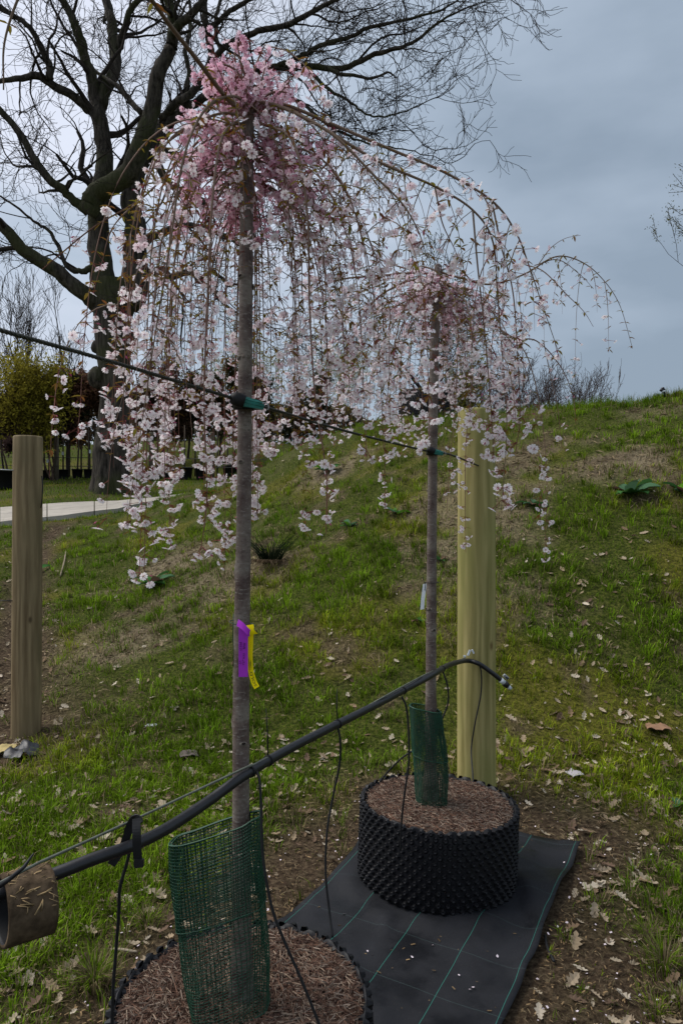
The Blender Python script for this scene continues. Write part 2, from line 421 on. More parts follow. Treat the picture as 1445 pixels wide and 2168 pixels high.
turf = t.mix(t.ramp(sep.outputs[2], [(0.2, (0, 0, 0)), (0.9, (.8, .8, .8))]), turf, t.ramp(f2, [(0.35, (0.025, 0.025, 0.006)), (0.66, (0.17, 0.155, 0.026))]))
soil = t.ramp(f2, [(0.34, (0.018, 0.012, 0.008)), (0.5, (0.062, 0.043, 0.027)), (0.68, (0.15, 0.11, 0.068))])
strw = t.ramp(f2, [(0.3, (0.08, 0.062, 0.037)), (0.7, (0.27, 0.22, 0.14))])
c = t.mix(sep.outputs[1], turf, strw); c = t.mix(sep.outputs[0], c, soil)
hh = t.mix(0.5, f1, f2)
M['ground'] = t.princ(c, 0.95, 0.05, t.bump(hh, 0.9, 0.03))
ground = link('ground', np_mesh('ground', V, F, M['ground'], np.stack([dm.ravel(), sm.ravel(), mm.ravel()], 1), True))
ground['kind'] = 'structure'

def gpt(px, py, d0=1.2, d1=60):
    """where the sight line through a photo point meets the terrain"""
    d = np.concatenate([np.arange(d0, 16, .01), np.arange(16, d1, .05)])
    x = (px - CX) / FPX * d; z = EYE - (py - CY) / FPX * d
    below = np.nonzero(height(x, d) >= z)[0]
    k = below[0] if len(below) else len(d) - 1
    return np.array((x[k], d[k], float(height(x[k], d[k]))))

def on_ground(px, d, dz=0.0):
    x = (px - CX) / FPX * d
    return np.array((x, d, float(height(x, d)) + dz))

def gnormal(x, y):
    e = 0.05
    return np.stack([-(height(x + e, y) - height(x - e, y)) / (2 * e), -(height(x, y + e) - height(x, y - e)) / (2 * e), np.ones(np.shape(x))], -1)

# concrete path with slabs
path = empty('path', (0, 0, 0), None, None); path['kind'] = 'structure'
pe_n = [(-900, 11.3), (0, 12.35), (130, 12.9), (250, 13.7), (330, 14.6), (520, 16.4), (760, 19)]
pe_f = [(-900, 15.0), (0, 16.0), (130, 16.35), (250, 17.0), (330, 17.6), (520, 19.0), (760, 22)]
def path_pt(px, w):
    dn = np.interp(px, [a for a, b in pe_n], [b for a, b in pe_n]); df = np.interp(px, [a for a, b in pe_f], [b for a, b in pe_f])
    return (px - CX) / FPX, dn + (df - dn) * w
edges = np.linspace(-700, 700, 15)
for k in range(14):
    for w0, w1 in ((0.0, 0.485), (0.495, 1.0)):
        mb = MB(); V = []; g = 6
        a0, a1 = edges[k] + 1.0, edges[k + 1] - 1.0
        for i in range(g + 1):
            for j in range(g + 1):
                u, d = path_pt(a0 + (a1 - a0) * i / g, w0 + (w1 - w0) * j / g)
                z0 = height0(u * d, d); V.append((u * d, d, float(z0) + 0.06))
        V = np.array(V); nV = len(V); W = V.copy(); W[:, 2] -= 0.25
        F = [[i * (g + 1) + j, (i + 1) * (g + 1) + j, (i + 1) * (g + 1) + j + 1, i * (g + 1) + j + 1] for i in range(g) for j in range(g)]
        rim = [i * (g + 1) for i in range(g + 1)] + [g * (g + 1) + j for j in range(1, g + 1)] + [i * (g + 1) + g for i in range(g - 1, -1, -1)] + [j for j in range(g - 1, 0, -1)]
        F += [[rim[q], rim[(q + 1) % len(rim)], rim[(q + 1) % len(rim)] + nV, rim[q] + nV] for q in range(len(rim))]
        mb.add(np.concatenate([V, W]), F); mb.build('slab', M['concrete'], path, False)

# ------------------------------------------------------------------ grass
def blades(pos, nrm, az, lean, L, W, col):
    """two-step tapering blades: 5 verts, 3 tris"""
    n = len(pos)
    side = np.stack([np.cos(az), np.sin(az), np.zeros(n)], 1); fwd = np.stack([-np.sin(az), np.cos(az), np.zeros(n)], 1)
    up = nrm / np.linalg.norm(nrm, axis=1)[:, None]; up = up * .4 + np.array((0, 0, .6))
    b = pos; m = pos + up * (L * .55)[:, None] + fwd * (L * lean * .3)[:, None]; tpt = pos + up * (L * (1 - lean * .35))[:, None] + fwd * (L * lean * .85)[:, None]
    w = W[:, None] * .5
    V = np.stack([b - side * w, b + side * w, m + side * w * .8, m - side * w * .8, tpt], 1).reshape(-1, 3)
    o = (np.arange(n) * 5)[:, None, None]
    F = (np.array([[0, 1, 2], [0, 2, 3], [3, 2, 4]])[None] + o).reshape(-1, 3)
    return V, F, np.repeat(col, 5, 0)

def sample_ground(n, d0, d1, power, umax=0.66):
    q = rng.random(n); k = 1 - power + 1e-4
    d = (d0 ** k + q * (d1 ** k - d0 ** k)) ** (1 / k)
    u = rng.uniform(-umax, umax, n); return u * d, d

GREEN_A, GREEN_B, GREEN_Y = np.array((0.050, 0.108, 0.007)), np.array((0.180, 0.275, 0.016)), np.array((0.33, 0.295, 0.022))
def grass_cols(x, y, moss, straw, n):
    f = fbm(x * 1.3, y * 1.3, 77)[:, None]; r = rng.random((n, 1))
    c = GREEN_A * (1 - f) + GREEN_B * f
    c = c * (1 - .55 * moss[:, None] * r) + GREEN_Y * (.55 * moss[:, None] * r)
    dead = (rng.random((n, 1)) < .10 + .5 * np.maximum(straw, masks(x, y)[0])[:, None]); dc = np.array((0.24, 0.19, 0.105)) * rng.uniform(.6, 1.1, (n, 1))
    c = np.where(dead, dc, c) * rng.uniform(.45, 1.45, (n, 1)); return c

GV = []; GF = []; GC = []; gn = 0
def put_grass(x, y, L, W, lean, az, cm=None):
    global gn
    keep = (strip_dist(x, y) > 0.03)
    if cm is None: cm = np.ones(len(x))
    x, y, L, W, lean, az, cm = [a[keep] for a in (x, y, L, W, lean, az, cm)]
    n = len(x); _, st, mo = masks(x, y)
    pos = np.stack([x, y, height(x, y) - .004], 1); nr = gnormal(x, y)
    V, F, C = blades(pos, nr, az, lean, L, W, grass_cols(x, y, mo, st, n) * cm[:, None])
    GV.append(V); GF.append(F + gn); GC.append(C); gn += len(V)
# tussocks
nc = 16500
cx, cy = sample_ground(nc, 1.25, 13.2, 1.05)
dmk, smk, mmk = masks(cx, cy)
patch = fbm(cx * .9, cy * .9, 90) * .6 + fbm(cx * 3, cy * 3, 91) * .4
ok = rng.random(nc) > np.clip(dmk * 1.15, 0, .97)
ok &= rng.random(nc) > smk * .55
ok &= rng.random(nc) < np.clip((patch - .36) * 5.0, .06, 1)
cx, cy, patch = cx[ok], cy[ok], patch[ok]
B = 24; n = len(cx) * B
ang = rng.uniform(0, 2 * math.pi, n); rr = np.abs(rng.normal(0, 1, n))
sz = np.repeat(rng.uniform(.7, 1.35, len(cx)) * np.clip(.55 + cy / 9, .65, 1.25), B)
bx = np.repeat(cx, B) + np.cos(ang) * rr * .032 * sz; by = np.repeat(cy, B) + np.sin(ang) * rr * .032 * sz
put_grass(bx, by, rng.uniform(.03, .085, n) * sz, rng.uniform(.0026, .0050, n) * np.clip(.55 + by / 6, .7, 1.9), rng.uniform(.2, 1.0, n), ang - math.pi / 2 + rng.normal(0, .5, n), np.repeat(rng.uniform(.5, 1.75, len(cx)), B))
# short turf fill
nf = 150000
fx, fy = sample_ground(nf, 1.2, 13.0, 1.0); dmk, smk, mmk = masks(fx, fy)
ok = (rng.random(nf) > np.clip(dmk * 1.02, 0, .90)); fx, fy = fx[ok], fy[ok]; n = len(fx)
put_grass(fx, fy, rng.uniform(.010, .045, n) * np.clip(.6 + fy / 9, .6, 1.2), rng.uniform(.002, .004, n) * np.clip(.6 + fy / 5, .8, 2.3), rng.uniform(.2, 1.1, n), rng.uniform(0, 6.283, n), np.clip(.30 + 1.1 * fbm(fx * 5, fy * 5, 200), .4, 1.1))
# long tussocks close by (bottom right and left)
for (px, py, nb, ll) in ((1405, 2060, 320, .12), (1370, 1990, 220, .07), (200, 2090, 420, .11), (330, 2140, 160, .07), (1440, 2130, 200, .07), (1150, 1840, 70, .05), (310, 1960, 140, .08), (1390, 2150, 150, .06), (60, 1150, 200, .22)):
    g = gpt(px, py); ang = rng.uniform(0, 6.283, nb); rr = np.abs(rng.normal(0, .04, nb))
    put_grass(g[0] + np.cos(ang) * rr, g[1] + np.sin(ang) * rr, rng.uniform(.5, 1.1, nb) * ll, rng.uniform(.002, .004, nb), rng.uniform(.3, 1.0, nb), ang - math.pi / 2)
# far lawn by the oak and behind the nursery rows
nf = 34000
fx, fy = sample_ground(nf, 12.5, 44, 1.15, .55); ok = fx / fy < .12; fx, fy = fx[ok], fy[ok]
pn = np.interp(fx / fy * FPX + CX, [a for a, b in pe_n], [b for a, b in pe_n]); pf = np.interp(fx / fy * FPX + CX, [a for a, b in pe_f], [b for a, b in pe_f])
ok = (fy < pn - .1) | (fy > pf + .1); fx, fy = fx[ok], fy[ok]; n = len(fx)
put_grass(fx, fy, rng.uniform(.04, .11, n) * np.clip(fy / 16, .9, 1.6), rng.uniform(.008, .02, n) * fy / 16, rng.uniform(.2, .9, n), rng.uniform(0, 6.283, n))
# crest tufts against the sky
n = 9000
u = rng.uniform(.02, .6, n); y = rng.uniform(9.0, 12.5, n)
put_grass(u * y, y, rng.uniform(.04, .12, n) * (1 + vnoise(u * 60, y * 2, 3)), rng.uniform(.004, .007, n), rng.uniform(.1, .7, n), rng.uniform(0, 6.283, n))
V = np.concatenate(GV); F = np.concatenate(GF); C = np.concatenate(GC)
grass = link('grass', np_mesh('grass', V, F, M['grass'], C)); tag(grass, 'patchy green turf covering the bank and the ground round the pots', 'grass', None, 'stuff')

# dead straw thatch
n = 62000
x, y = sample_ground(n, 1.4, 12.5, 1.0); dmk, smk, mmk = masks(x, y)
ok = rng.random(n) < np.clip(smk * 1.2 + dmk * .45 + .07, 0, 1); ok &= strip_dist(x, y) > .02; x, y = x[ok], y[ok]; n = len(x)
az = rng.uniform(0, 6.283, n); L = rng.uniform(.03, .09, n) * np.clip(y / 6, .28, 1.3); W = rng.uniform(.0012, .0030, n) * np.clip(y / 4.5, .5, 2)
z = height(x, y) + rng.uniform(.004, .022, n)
dx, dy = np.cos(az) * L / 2, np.sin(az) * L / 2; wx, wy = -np.sin(az) * W, np.cos(az) * W
tilt = rng.normal(0, .15, n) * L
z2 = height(x + dx, y + dy) + (z - height(x, y)) + tilt; z1 = height(x - dx, y - dy) + (z - height(x, y)) - tilt * .3
V = np.stack([np.stack([x - dx - wx, y - dy - wy, z1], 1), np.stack([x - dx + wx, y - dy + wy, z1], 1), np.stack([x + wx * 1.2, y + wy * 1.2, np.maximum(z, (z1 + z2) / 2) + L * .08], 1), np.stack([x + dx, y + dy, z2], 1)], 1).reshape(-1, 3)
F = (np.array([[0, 1, 2], [0, 2, 3]])[None] + (np.arange(n) * 4)[:, None, None]).reshape(-1, 3)
C = np.repeat(np.array((.25, .19, .11)) * rng.uniform(.25, 1.1, (n, 1)) * np.clip(y / 4, .6, 1)[:, None], 4, 0)
straw = link('straw', np_mesh('straw', V, F, M['tan'], C)); tag(straw, 'dead straw thatch lying in worn patches of the bank', 'straw', None, 'stuff')

# ------------------------------------------------------------------ fallen oak leaves and petals
def oak_leaf(seed):
    r = random.Random(seed); L = 1.0; st = []
    for k in range(9):
        tt = k / 8; w = .30 * math.sin(math.pi * min(1, tt * .93 + .05)) ** .8 * (1.0 if k % 2 else .52) * r.uniform(.8, 1.2)
        st.append((tt, max(w, .015)))
    V = []; F = []
    curl = r.uniform(.3, 1.4); bend = r.uniform(-.5, .9)
    for tt, w in st:
        zc = bend * (tt - .5) ** 2 * .7 - .03
        V += [(tt - .5, -w, zc + curl * w * w * 2.2), (tt - .5, 0, zc), (tt - .5, w * r.uniform(.75, 1.15), zc + curl * w * w * 2.2 * r.uniform(.3, 1.2))]
    for k in range(8):
        a = 3 * k; F += [[a, a + 1, a + 4], [a, a + 4, a + 3], [a + 1, a + 2, a + 5], [a + 1, a + 5, a + 4]]
    V += [(-.5, -.012, 0), (-.5, .012, 0), (-.72, 0, .05)]; F.append([27, 28, 29])
    return np.array(V), np.array(F)
LEAF = [oak_leaf(k) for k in range(6)]
LCOL = [(.42, .345, .245), (.34, .26, .17), (.24, .165, .105), (.52, .45, .35), (.38, .30, .21), (.17, .115, .08)]
n = 15000
x, y = sample_ground(n, 1.25, 12.0, 1.4)
dens = np.clip(1.25 - (y - 3.2) / 3.6, .10, 1) * (.20 + 1.5 * np.clip(fbm(x * 1.7, y * 1.7, 120) - .34, 0, 1) * 1.5)
dens = np.where((x > .5) & (y < 2.7), dens * .55, dens)
dens = np.maximum(dens, np.where(gully_dist(x, y) < .35, .8, 0)); dens = np.maximum(dens, .75 * np.exp(-(((x + 2.4) / .8) ** 2 + ((y - 4.7) / .9) ** 2)))
dens = np.maximum(dens, .9 * np.exp(-(((x + .72) / .14) ** 2 + ((y - 1.42) / .18) ** 2)))
dens = dens * np.where(strip_dist(x, y) < .55, .38, 1); ok = (rng.random(n) < dens) & (strip_dist(x, y) > .03)
x, y = x[ok], y[ok]; n = len(x)
nr = gnormal(x, y); nr = nr / np.linalg.norm(nr, axis=1)[:, None] + rng.normal(0, .30, (n, 3)); nr[:, 2] = np.abs(nr[:, 2])
sc = (.022 + .058 * rng.random(n) ** 1.7) * np.clip(y / 2.6, .75, 1); mats = look_mats(nr, rng.uniform(0, 6.283, n), sc)
mats[:, :, 2] *= rng.uniform(.5, 1.5, n)[:, None]
pos = np.stack([x, y, height(x, y) + rng.uniform(.004, .022, n)], 1)
kind = rng.integers(0, 6, n); show = sc / y
inview = np.abs(x / y) < .47; bottom = (EYE - pos[:, 2]) / y < .72
order = np.argsort(-show * inview * bottom)
lead = set(order[:280].tolist())
leaf_me = {}
for k in range(6):
    for q in range(6):
        leaf_me[k, q] = None
for i in order[:280]:
    k = int(kind[i]); q = int((i * 7) % 6)
    if leaf_me[k, q] is None:
        leaf_me[k, q] = np_mesh('oak_leaf', LEAF[k][0], LEAF[k][1], M['dry'], np.tile(LCOL[q], (len(LEAF[k][0]), 1)), False)
    o = link('oak_leaf', leaf_me[k, q]); o.matrix_world = Matrix([[*mats[i][r], pos[i][r]] for r in range(3)] + [[0, 0, 0, 1]])
    shade = ['tan', 'brown', 'dark brown', 'pale buff', 'light brown', 'blackish brown'][q]
    place = 'in the gully by the weathered post' if gully_dist(x[i], y[i]) < .6 else ('on bare soil beside the weed fabric' if strip_dist(x[i], y[i]) < .3 else ('on the soil and grass around the near pot' if y[i] < 2.2 else ('on the level grass between the posts' if y[i] < 4.2 else 'on the grass at the foot of the bank')))
    tag(o, 'curled ' + shade + ' oak leaf lying ' + place, 'leaf', 'fallen ' + shade + ' oak leaves ' + place)
mb = MB()
rest = np.array([i for i in range(n) if i not in lead])
for k in range(6):
    s = rest[kind[rest] == k]
    cc = np.array(LCOL)[(s * 7) % 6] * rng.uniform(.7, 1.2, (len(s), 1))
    V, F, C = scatter(LEAF[k][0], LEAF[k][1], mats[s], pos[s], cc); mb.add(V, F, C)
o = mb.build('leaf_litter', M['dry'], None, False); tag(o, 'scattered small brown leaf litter over the grass', 'leaf litter', None, 'stuff')

# petals and wood chips on the soil
n = 20000
x, y = sample_ground(n, 1.25, 4.6, 1.2); dmk, smk, mmk = masks(x, y)
ok = rng.random(n) < np.clip(dmk * .75 + .14, 0, 1)
x, y = x[ok], y[ok]; n = len(x); sd = strip_dist(x, y)
ispet = (rng.random(n) < np.where(sd < .02, .35, .10))
ok = (sd > .02) | ((rng.random(n) < .05) & (np.hypot(x - POT1[0], y - POT1[1]) > .34) & (np.hypot(x - POT2[0], y - POT2[1]) > .33))
x, y, ispet, sd = x[ok], y[ok], ispet[ok], sd[ok]; n = len(x)
TV = np.array([(-.5, -.2, 0), (.5, -.14, .05), (.4, .2, .1), (-.4, .16, .03)]); TF = np.array([[0, 1, 2], [0, 2, 3]])
sc = np.where(ispet, rng.uniform(.006, .010, n), rng.uniform(.005, .018, n))
mats = look_mats(np.stack([rng.normal(0, .3, n), rng.normal(0, .3, n), np.ones(n)], 1), rng.uniform(0, 6.283, n), sc)
mats[:, :, 1] *= np.where(ispet, 2.2, .75)[:, None]
pos = np.stack([x, y, height(x, y) + np.where(sd < .02, .030, .008)], 1)
cc = np.where(ispet[:, None], np.array((.72, .62, .66)), np.array((.26, .175, .09)) * rng.uniform(.2, 1.15, (n, 1)))
V, F, C = scatter(TV, TF, mats, pos, cc)
o = link('debris', np_mesh('debris', V, F, M['tan'], C)); tag(o, 'fallen pale petals and bark chips on the bare soil', 'debris', None, 'stuff')

# ------------------------------------------------------------------ weed fabric
t = NT('weed_fabric')
tc = t.node('ShaderNodeTexCoord'); sx = t.node('ShaderNodeSeparateXYZ'); t.link(tc.outputs['Object'], sx.inputs[0])
vv = t.coord(); dn = t.noise(vv, 5, 4); fn = t.noise(t.coord((60, 900, 1)), 1, 2); spk = t.noise(vv, 420, 2)
base = t.ramp(dn, [(0.3, (0.007, 0.0075, 0.009)), (0.65, (0.017, 0.018, 0.022))])
base = t.mix(t.ramp(spk, [(0.66, (0, 0, 0)), (0.74, (.35, .35, .35))]), base, (0.16, 0.14, 0.12))
def lines(axis, at, w, fac_on):
    cur = None
    wob = t.node('ShaderNodeMath', operation='MULTIPLY_ADD'); wob.inputs[1].default_value = .006; t.link(dn, wob.inputs[0]); t.link(sx.outputs[axis], wob.inputs[2])
    for a in at:
        s_ = t.node('ShaderNodeMath', operation='COMPARE'); s_.inputs[1].default_value = a + .003; s_.inputs[2].default_value = w
        t.link(wob.outputs[0], s_.inputs[0])
        if cur is None: cur = s_.outputs[0]
        else:
            m_ = t.node('ShaderNodeMath', operation='MAXIMUM'); t.link(cur, m_.inputs[0]); t.link(s_.outputs[0], m_.inputs[1]); cur = m_.outputs[0]
    m2 = t.node('ShaderNodeMath', operation='MULTIPLY'); m2.inputs[1].default_value = fac_on; t.link(cur, m2.inputs[0]); return m2.outputs[0]
c = t.mix(lines(0, [-1.375, -1.172, -.970, -.768, -.572], .0010, .8), base, (0.025, 0.16, 0.125))
c = t.mix(lines(1, [.35 + .235 * k for k in range(13)], .0008, .30), c, (0.09, 0.15, 0.14))
M['fabric'] = t.princ(c, t.ramp(dn, [(0.38, (.34, .34, .34)), (0.48, (.62, .62, .62)), (0.65, (.75, .75, .75))]), 0.17, t.bump(fn, 0.25, 0.002))
gn_, gs_ = 44, 130
nn = np.linspace(STRIP_N0, STRIP_N1, gn_); ss = np.linspace(-.4, STRIP_S1, gs_)
NN, SS = np.meshgrid(nn, ss)
NNw = NN + .018 * (fbm(SS * 2.2, SS * 0 + 3, 5) - .5) * 2 * np.abs((NN - (STRIP_N0 + STRIP_N1) / 2) / .42) ** 4
SSw = SS + np.where(SS > STRIP_S1 - .3, .03 * (vnoise(NN * 9, SS * 0, 8) - .5), 0)
ZZ = .012 + .026 * (fbm(NN * 3.4, SS * 2.2, 61)) + .060 * np.clip(fbm(NN * 5 + SS * 3, SS * 1.5 - NN * 2, 64) - .55, 0, 1) * 2
XW = NNw * N_[0] + SSw * A_[0]; YW = NNw * N_[1] + SSw * A_[1]
for pc in (POT1, POT2):
    ZZ += .022 * np.exp(-((np.hypot(XW - pc[0], YW - pc[1]) - POT_R - .05) / .05) ** 2) * vnoise(np.arctan2(YW - pc[1], XW - pc[0]) * 3.4, SS * 0, 12)
ZZ += .012 * ((NN - (STRIP_N0 + STRIP_N1) / 2) / .42) ** 6 * (vnoise(SS * 4, NN * 0, 4) - .2)
ZZ = np.maximum(ZZ, height(XW, YW) + .006)
# local axes: x across, y along
V = np.stack([NNw.ravel(), SSw.ravel(), ZZ.ravel()], 1)
idx = np.arange(gn_ * gs_).reshape(gs_, gn_)
F = np.stack([idx[:-1, :-1], idx[:-1, 1:], idx[1:, 1:], idx[1:, :-1]], -1).reshape(-1, 4)
Rot = Matrix(((N_[0], A_[0], 0, 0), (N_[1], A_[1], 0, 0), (0, 0, 1, 0), (0, 0, 0, 1)))
V2 = V.copy(); V2[:, 2] -= .0016
rim = list(idx[0, :]) + list(idx[1:, -1]) + list(idx[-1, -2::-1]) + list(idx[-2:0:-1, 0]); nV = len(V)
Fr = np.array([[rim[(q + 1) % len(rim)], rim[q], rim[q] + nV, rim[(q + 1) % len(rim)] + nV] for q in range(len(rim))])
fab = link('weed_fabric', np_mesh('weed_fabric', np.concatenate([V, V2]), [F, F[:, ::-1] + nV, Fr], M['fabric'], None, True)); fab.matrix_world = Rot
tag(fab, 'black woven weed fabric strip with thin green lines under both pots', 'fabric')

# ------------------------------------------------------------------ dimpled pots with mulch
def cone_geo():
    V = []; F = []; k = 6
    for (r, h) in ((.0130, 0), (.0085, .008), (.0055, .0125)):
        for a in range(k): V.append((r * math.cos(a * 2 * math.pi / k), r * math.sin(a * 2 * math.pi / k) * 1.12, h))
    V.append((0, 0, .0105))
    for s in range(2):
        for a in range(k):
            b = (a + 1) % k; F += [[s * k + a, s * k + b, s * k + k + b], [s * k + a, s * k + k + b, s * k + k + a]]
    for a in range(k): F.append([2 * k + a, 2 * k + (a + 1) % k, 3 * k])
    return np.array(V), np.array(F)
CONE_V, CONE_F = cone_geo(); cone_me = np_mesh('cone', CONE_V, CONE_F, M['pot'], None, False)

def mulch(R, z0, nbits, seed, hole=.0):
    r_ = np.random.default_rng(seed); mb = MB()
    th = np.linspace(0, 2 * math.pi, 49)[:-1]; rr = np.linspace(0, R, 12)
    V = [(0, 0, z0 + .012)] + [(r * math.cos(a), r * math.sin(a), z0 + .012 * (1 - (r / R) ** 2) + .016 * float(fbm(r * math.cos(a) * 9 + 40, r * math.sin(a) * 9 + 40, seed) - .5)) for r in rr[1:] for a in th]
    F3 = [[0, 1 + k, 1 + (k + 1) % 48] for k in range(48)]
    F4 = [[1 + i * 48 + k, 1 + (i + 1) * 48 + k, 1 + (i + 1) * 48 + (k + 1) % 48, 1 + i * 48 + (k + 1) % 48] for i in range(10) for k in range(48)]
    mb.add(V, F3, (.050, .030, .022)); mb.n -= 0
    mb.F4.append(np.array(F4))
    n = nbits; a = r_.uniform(0, 6.283, n); r = (R - .006) * np.sqrt(r_.random(n)); x, y = r * np.cos(a), r * np.sin(a)
    z = z0 + .012 * (1 - (r / R) ** 2) + .016 * (fbm(x * 9 + 40, y * 9 + 40, seed) - .5) + r_.uniform(-.001, .009, n)
    L = r_.uniform(.010, .042, n); W = r_.uniform(.0010, .0026, n)
    TV = np.array([(-.5, -.5, 0), (-.5, .5, 0), (.5, .6, 0), (.5, -.6, 0), (-.45, 0, .9), (.45, 0, .9)])
    TF = np.array([[0, 3, 5], [0, 5, 4], [1, 4, 5], [1, 5, 2], [0, 4, 1], [3, 2, 5]])
    m = rot_z_tilt(r_.uniform(0, 6.283, n), r_.normal(0, .22, n), r_.normal(0, .22, n), 1.0)
    m = m * np.stack([L, W, W], 1)[:, None, :]
    pal = np.array([(.135, .078, .055), (.20, .13, .095), (.30, .225, .165), (.085, .048, .036), (.17, .095, .065), (.24, .185, .145)])
    cc = pal[r_.integers(0, 6, n)] * r_.uniform(.6, 1.2, (n, 1))
    V, F, C = scatter(TV, TF, m, np.stack([x, y, z], 1), cc); mb.add(V, F, C)
    return mb

def air_pot(c, label, tilt, seed, nbits):
    root = empty('plant_pot', (c[0], c[1], 0.024), label, 'plant pot', None)
    root.rotation_euler = (tilt[0], tilt[1], 0)
    # shell, slightly out of round, with a wavy top edge
    k = 108; ang = np.arange(k) * 2 * math.pi / k; H = POT_H
    prof = [(POT_R - .003, 0), (POT_R, .02), (POT_R + .004, H * .5), (POT_R, H - .004), (POT_R - .002, H), (POT_R - .006, H), (POT_R - .009, H - .03), (POT_R - .009, H - .06)]
    V = []; wob = 1 + .010 * np.sin(2 * ang + seed) + .006 * np.sin(3 * ang + 1.3 * seed)
    for j, (r, z) in enumerate(prof):
        zz = z + (.006 * np.sign(np.sin(ang * 27)) if 3 <= j <= 5 else 0)
        V.append(np.stack([r * wob * np.cos(ang), r * wob * np.sin(ang), zz + 0 * ang], 1))
    V = np.concatenate(V); nj = len(prof)
    F = [[j * k + a, j * k + (a + 1) % k, (j + 1) * k + (a + 1) % k, (j + 1) * k + a] for j in range(nj - 1) for a in range(k)]
    mb = MB(); mb.add(V, F); wall = mb.build('wall', M['pot'], root, True)
    # studs in diagonal rows
    rows, cols = 14, 54; P_, Mx, face = [], [], []
    for i in range(rows):
        for j in range(cols):
            a = (j + (i % 2) * .5) * 2 * math.pi / cols; z = .016 + i * (H - .022) / (rows - 1)
            w = 1 + .010 * math.sin(2 * a + seed) + .006 * math.sin(3 * a + 1.3 * seed)
            p = np.array((POT_R * w * math.cos(a), POT_R * w * math.sin(a), z))
            nrm = np.array((math.cos(a), math.sin(a), .18)); P_.append(p); Mx.append(nrm)
    # inner studs just under the rim
    for j in range(cols):
        a = (j + .25) * 2 * math.pi / cols; P_.append(np.array(((POT_R - .008) * math.cos(a), (POT_R - .008) * math.sin(a), H - .016))); Mx.append(np.array((-math.cos(a), -math.sin(a), .12)))
    P_ = np.array(P_); Mx = np.array(Mx); n = len(P_)
    r_ = np.random.default_rng(seed); Mx = Mx + r_.normal(0, .05, (n, 3))
    R = look_mats(Mx, r_.uniform(-.2, .2, n), r_.uniform(.92, 1.06, n))
    to_cam = -np.stack([P_[:, 0] + c[0], P_[:, 1] + c[1], P_[:, 2] - EYE], 1); d = np.linalg.norm(to_cam, axis=1)
    facing = (Mx * to_cam).sum(1) / d; facing[P_[:, 2] > H - .03] += .35
    order = np.argsort(-facing)
    for i in order[:290]:
        o = link('cone', cone_me, wall); o.matrix_local = Matrix([[*R[i][q], P_[i][q]] for q in range(3)] + [[0, 0, 0, 1]])
    V, F, C = scatter(CONE_V, CONE_F, R[order[290:]], P_[order[290:]])
    o = link('cones', np_mesh('cones', V, F, M['pot']), wall); o['kind'] = 'stuff'
    o = mulch(POT_R - .010, H - .014, nbits, seed).build('mulch', M['mulch'], root, False); o['kind'] = 'stuff'
    return root
pot1 = air_pot(POT1, 'round black dimpled pot of brown mulch, its near tree carrying purple and yellow tags', (0, 0), 3, 9500)
pot2 = air_pot(POT2, 'round black dimpled pot of mulch standing before the yellowish timber post', (math.radians(-.6), math.radians(2.2)), 8, 8500)

# ------------------------------------------------------------------ weeping cherries
def smooth_path(pts, n):
    """Catmull-Rom through 3-D points"""
    pts = np.asarray(pts, float); q = np.concatenate([[2 * pts[0] - pts[1]], pts, [2 * pts[-1] - pts[-2]]])
    out = []; m = len(pts) - 1
    for t_ in np.linspace(0, m - 1e-6, n):
        i = int(t_); f = t_ - i; a, b, c, d = q[i], q[i + 1], q[i + 2], q[i + 3]
        out.append(.5 * (2 * b + (c - a) * f + (2 * a - 5 * b + 4 * c - d) * f * f + (3 * b - a - 3 * c + d) * f ** 3))
    return np.array(out)

def flower_geo():
    V = []; F = []; C = []
    for k in range(5):
        a = k * 2 * math.pi / 5; ca, sa = math.cos(a), math.sin(a)
        def q(r, w, z): return (r * ca - w * sa, r * sa + w * ca, z)
        b = len(V)
        V += [q(.06, 0, 0), q(.28, -.20, .10), q(.28, .20, .10), q(.47, -.17, .13), q(.47, .17, .13), q(.43, 0, .085)]
        C += [(.97, .80, .86), (1, .98, .985), (1, .98, .985), (1, 1, 1), (1, 1, 1), (1, .985, .99)]
        F += [[b, b + 1, b + 5], [b, b + 5, b + 2], [b + 1, b + 3, b + 5], [b + 2, b + 5, b + 4]]
    b = len(V); V += [(0, 0, -.26)] + [(.07 * math.cos(a), .07 * math.sin(a), .02) for a in (0, 2.1, 4.2)] + [(0, 0, .12)]
    C += [(.42, .12, .14)] * 4 + [(.80, .55, .45)]
    for k in range(3): F += [[b, b + 1 + (k + 1) % 3, b + 1 + k], [b + 4, b + 1 + k, b + 1 + (k + 1) % 3]]
    return np.array(V), np.array(F), np.array(C)
FV, FF, FC = flower_geo()
FV_HALF = FV * np.array((.72, .72, 2.0)) + np.array((0, 0, -.02))        # half-open, cupped
BUD_V = np.array([(0, 0, -.28), (.11, 0, 0), (-.06, .1, 0), (-.06, -.1, 0), (0, 0, .26)]); BUD_F = np.array([[0, 2, 1], [0, 3, 2], [0, 1, 3], [4, 1, 2], [4, 2, 3], [4, 3, 1]])
LEAFV = np.array([(0, 0, 0), (.3, .15, .06), (.3, -.15, .06), (.65, .13, .02), (.65, -.13, .02), (1, 0, -.10), (.4, 0, 0)])
LEAFF = np.array([[0, 6, 1], [0, 2, 6], [6, 3, 1], [6, 2, 4], [6, 5, 3], [6, 4, 5]])

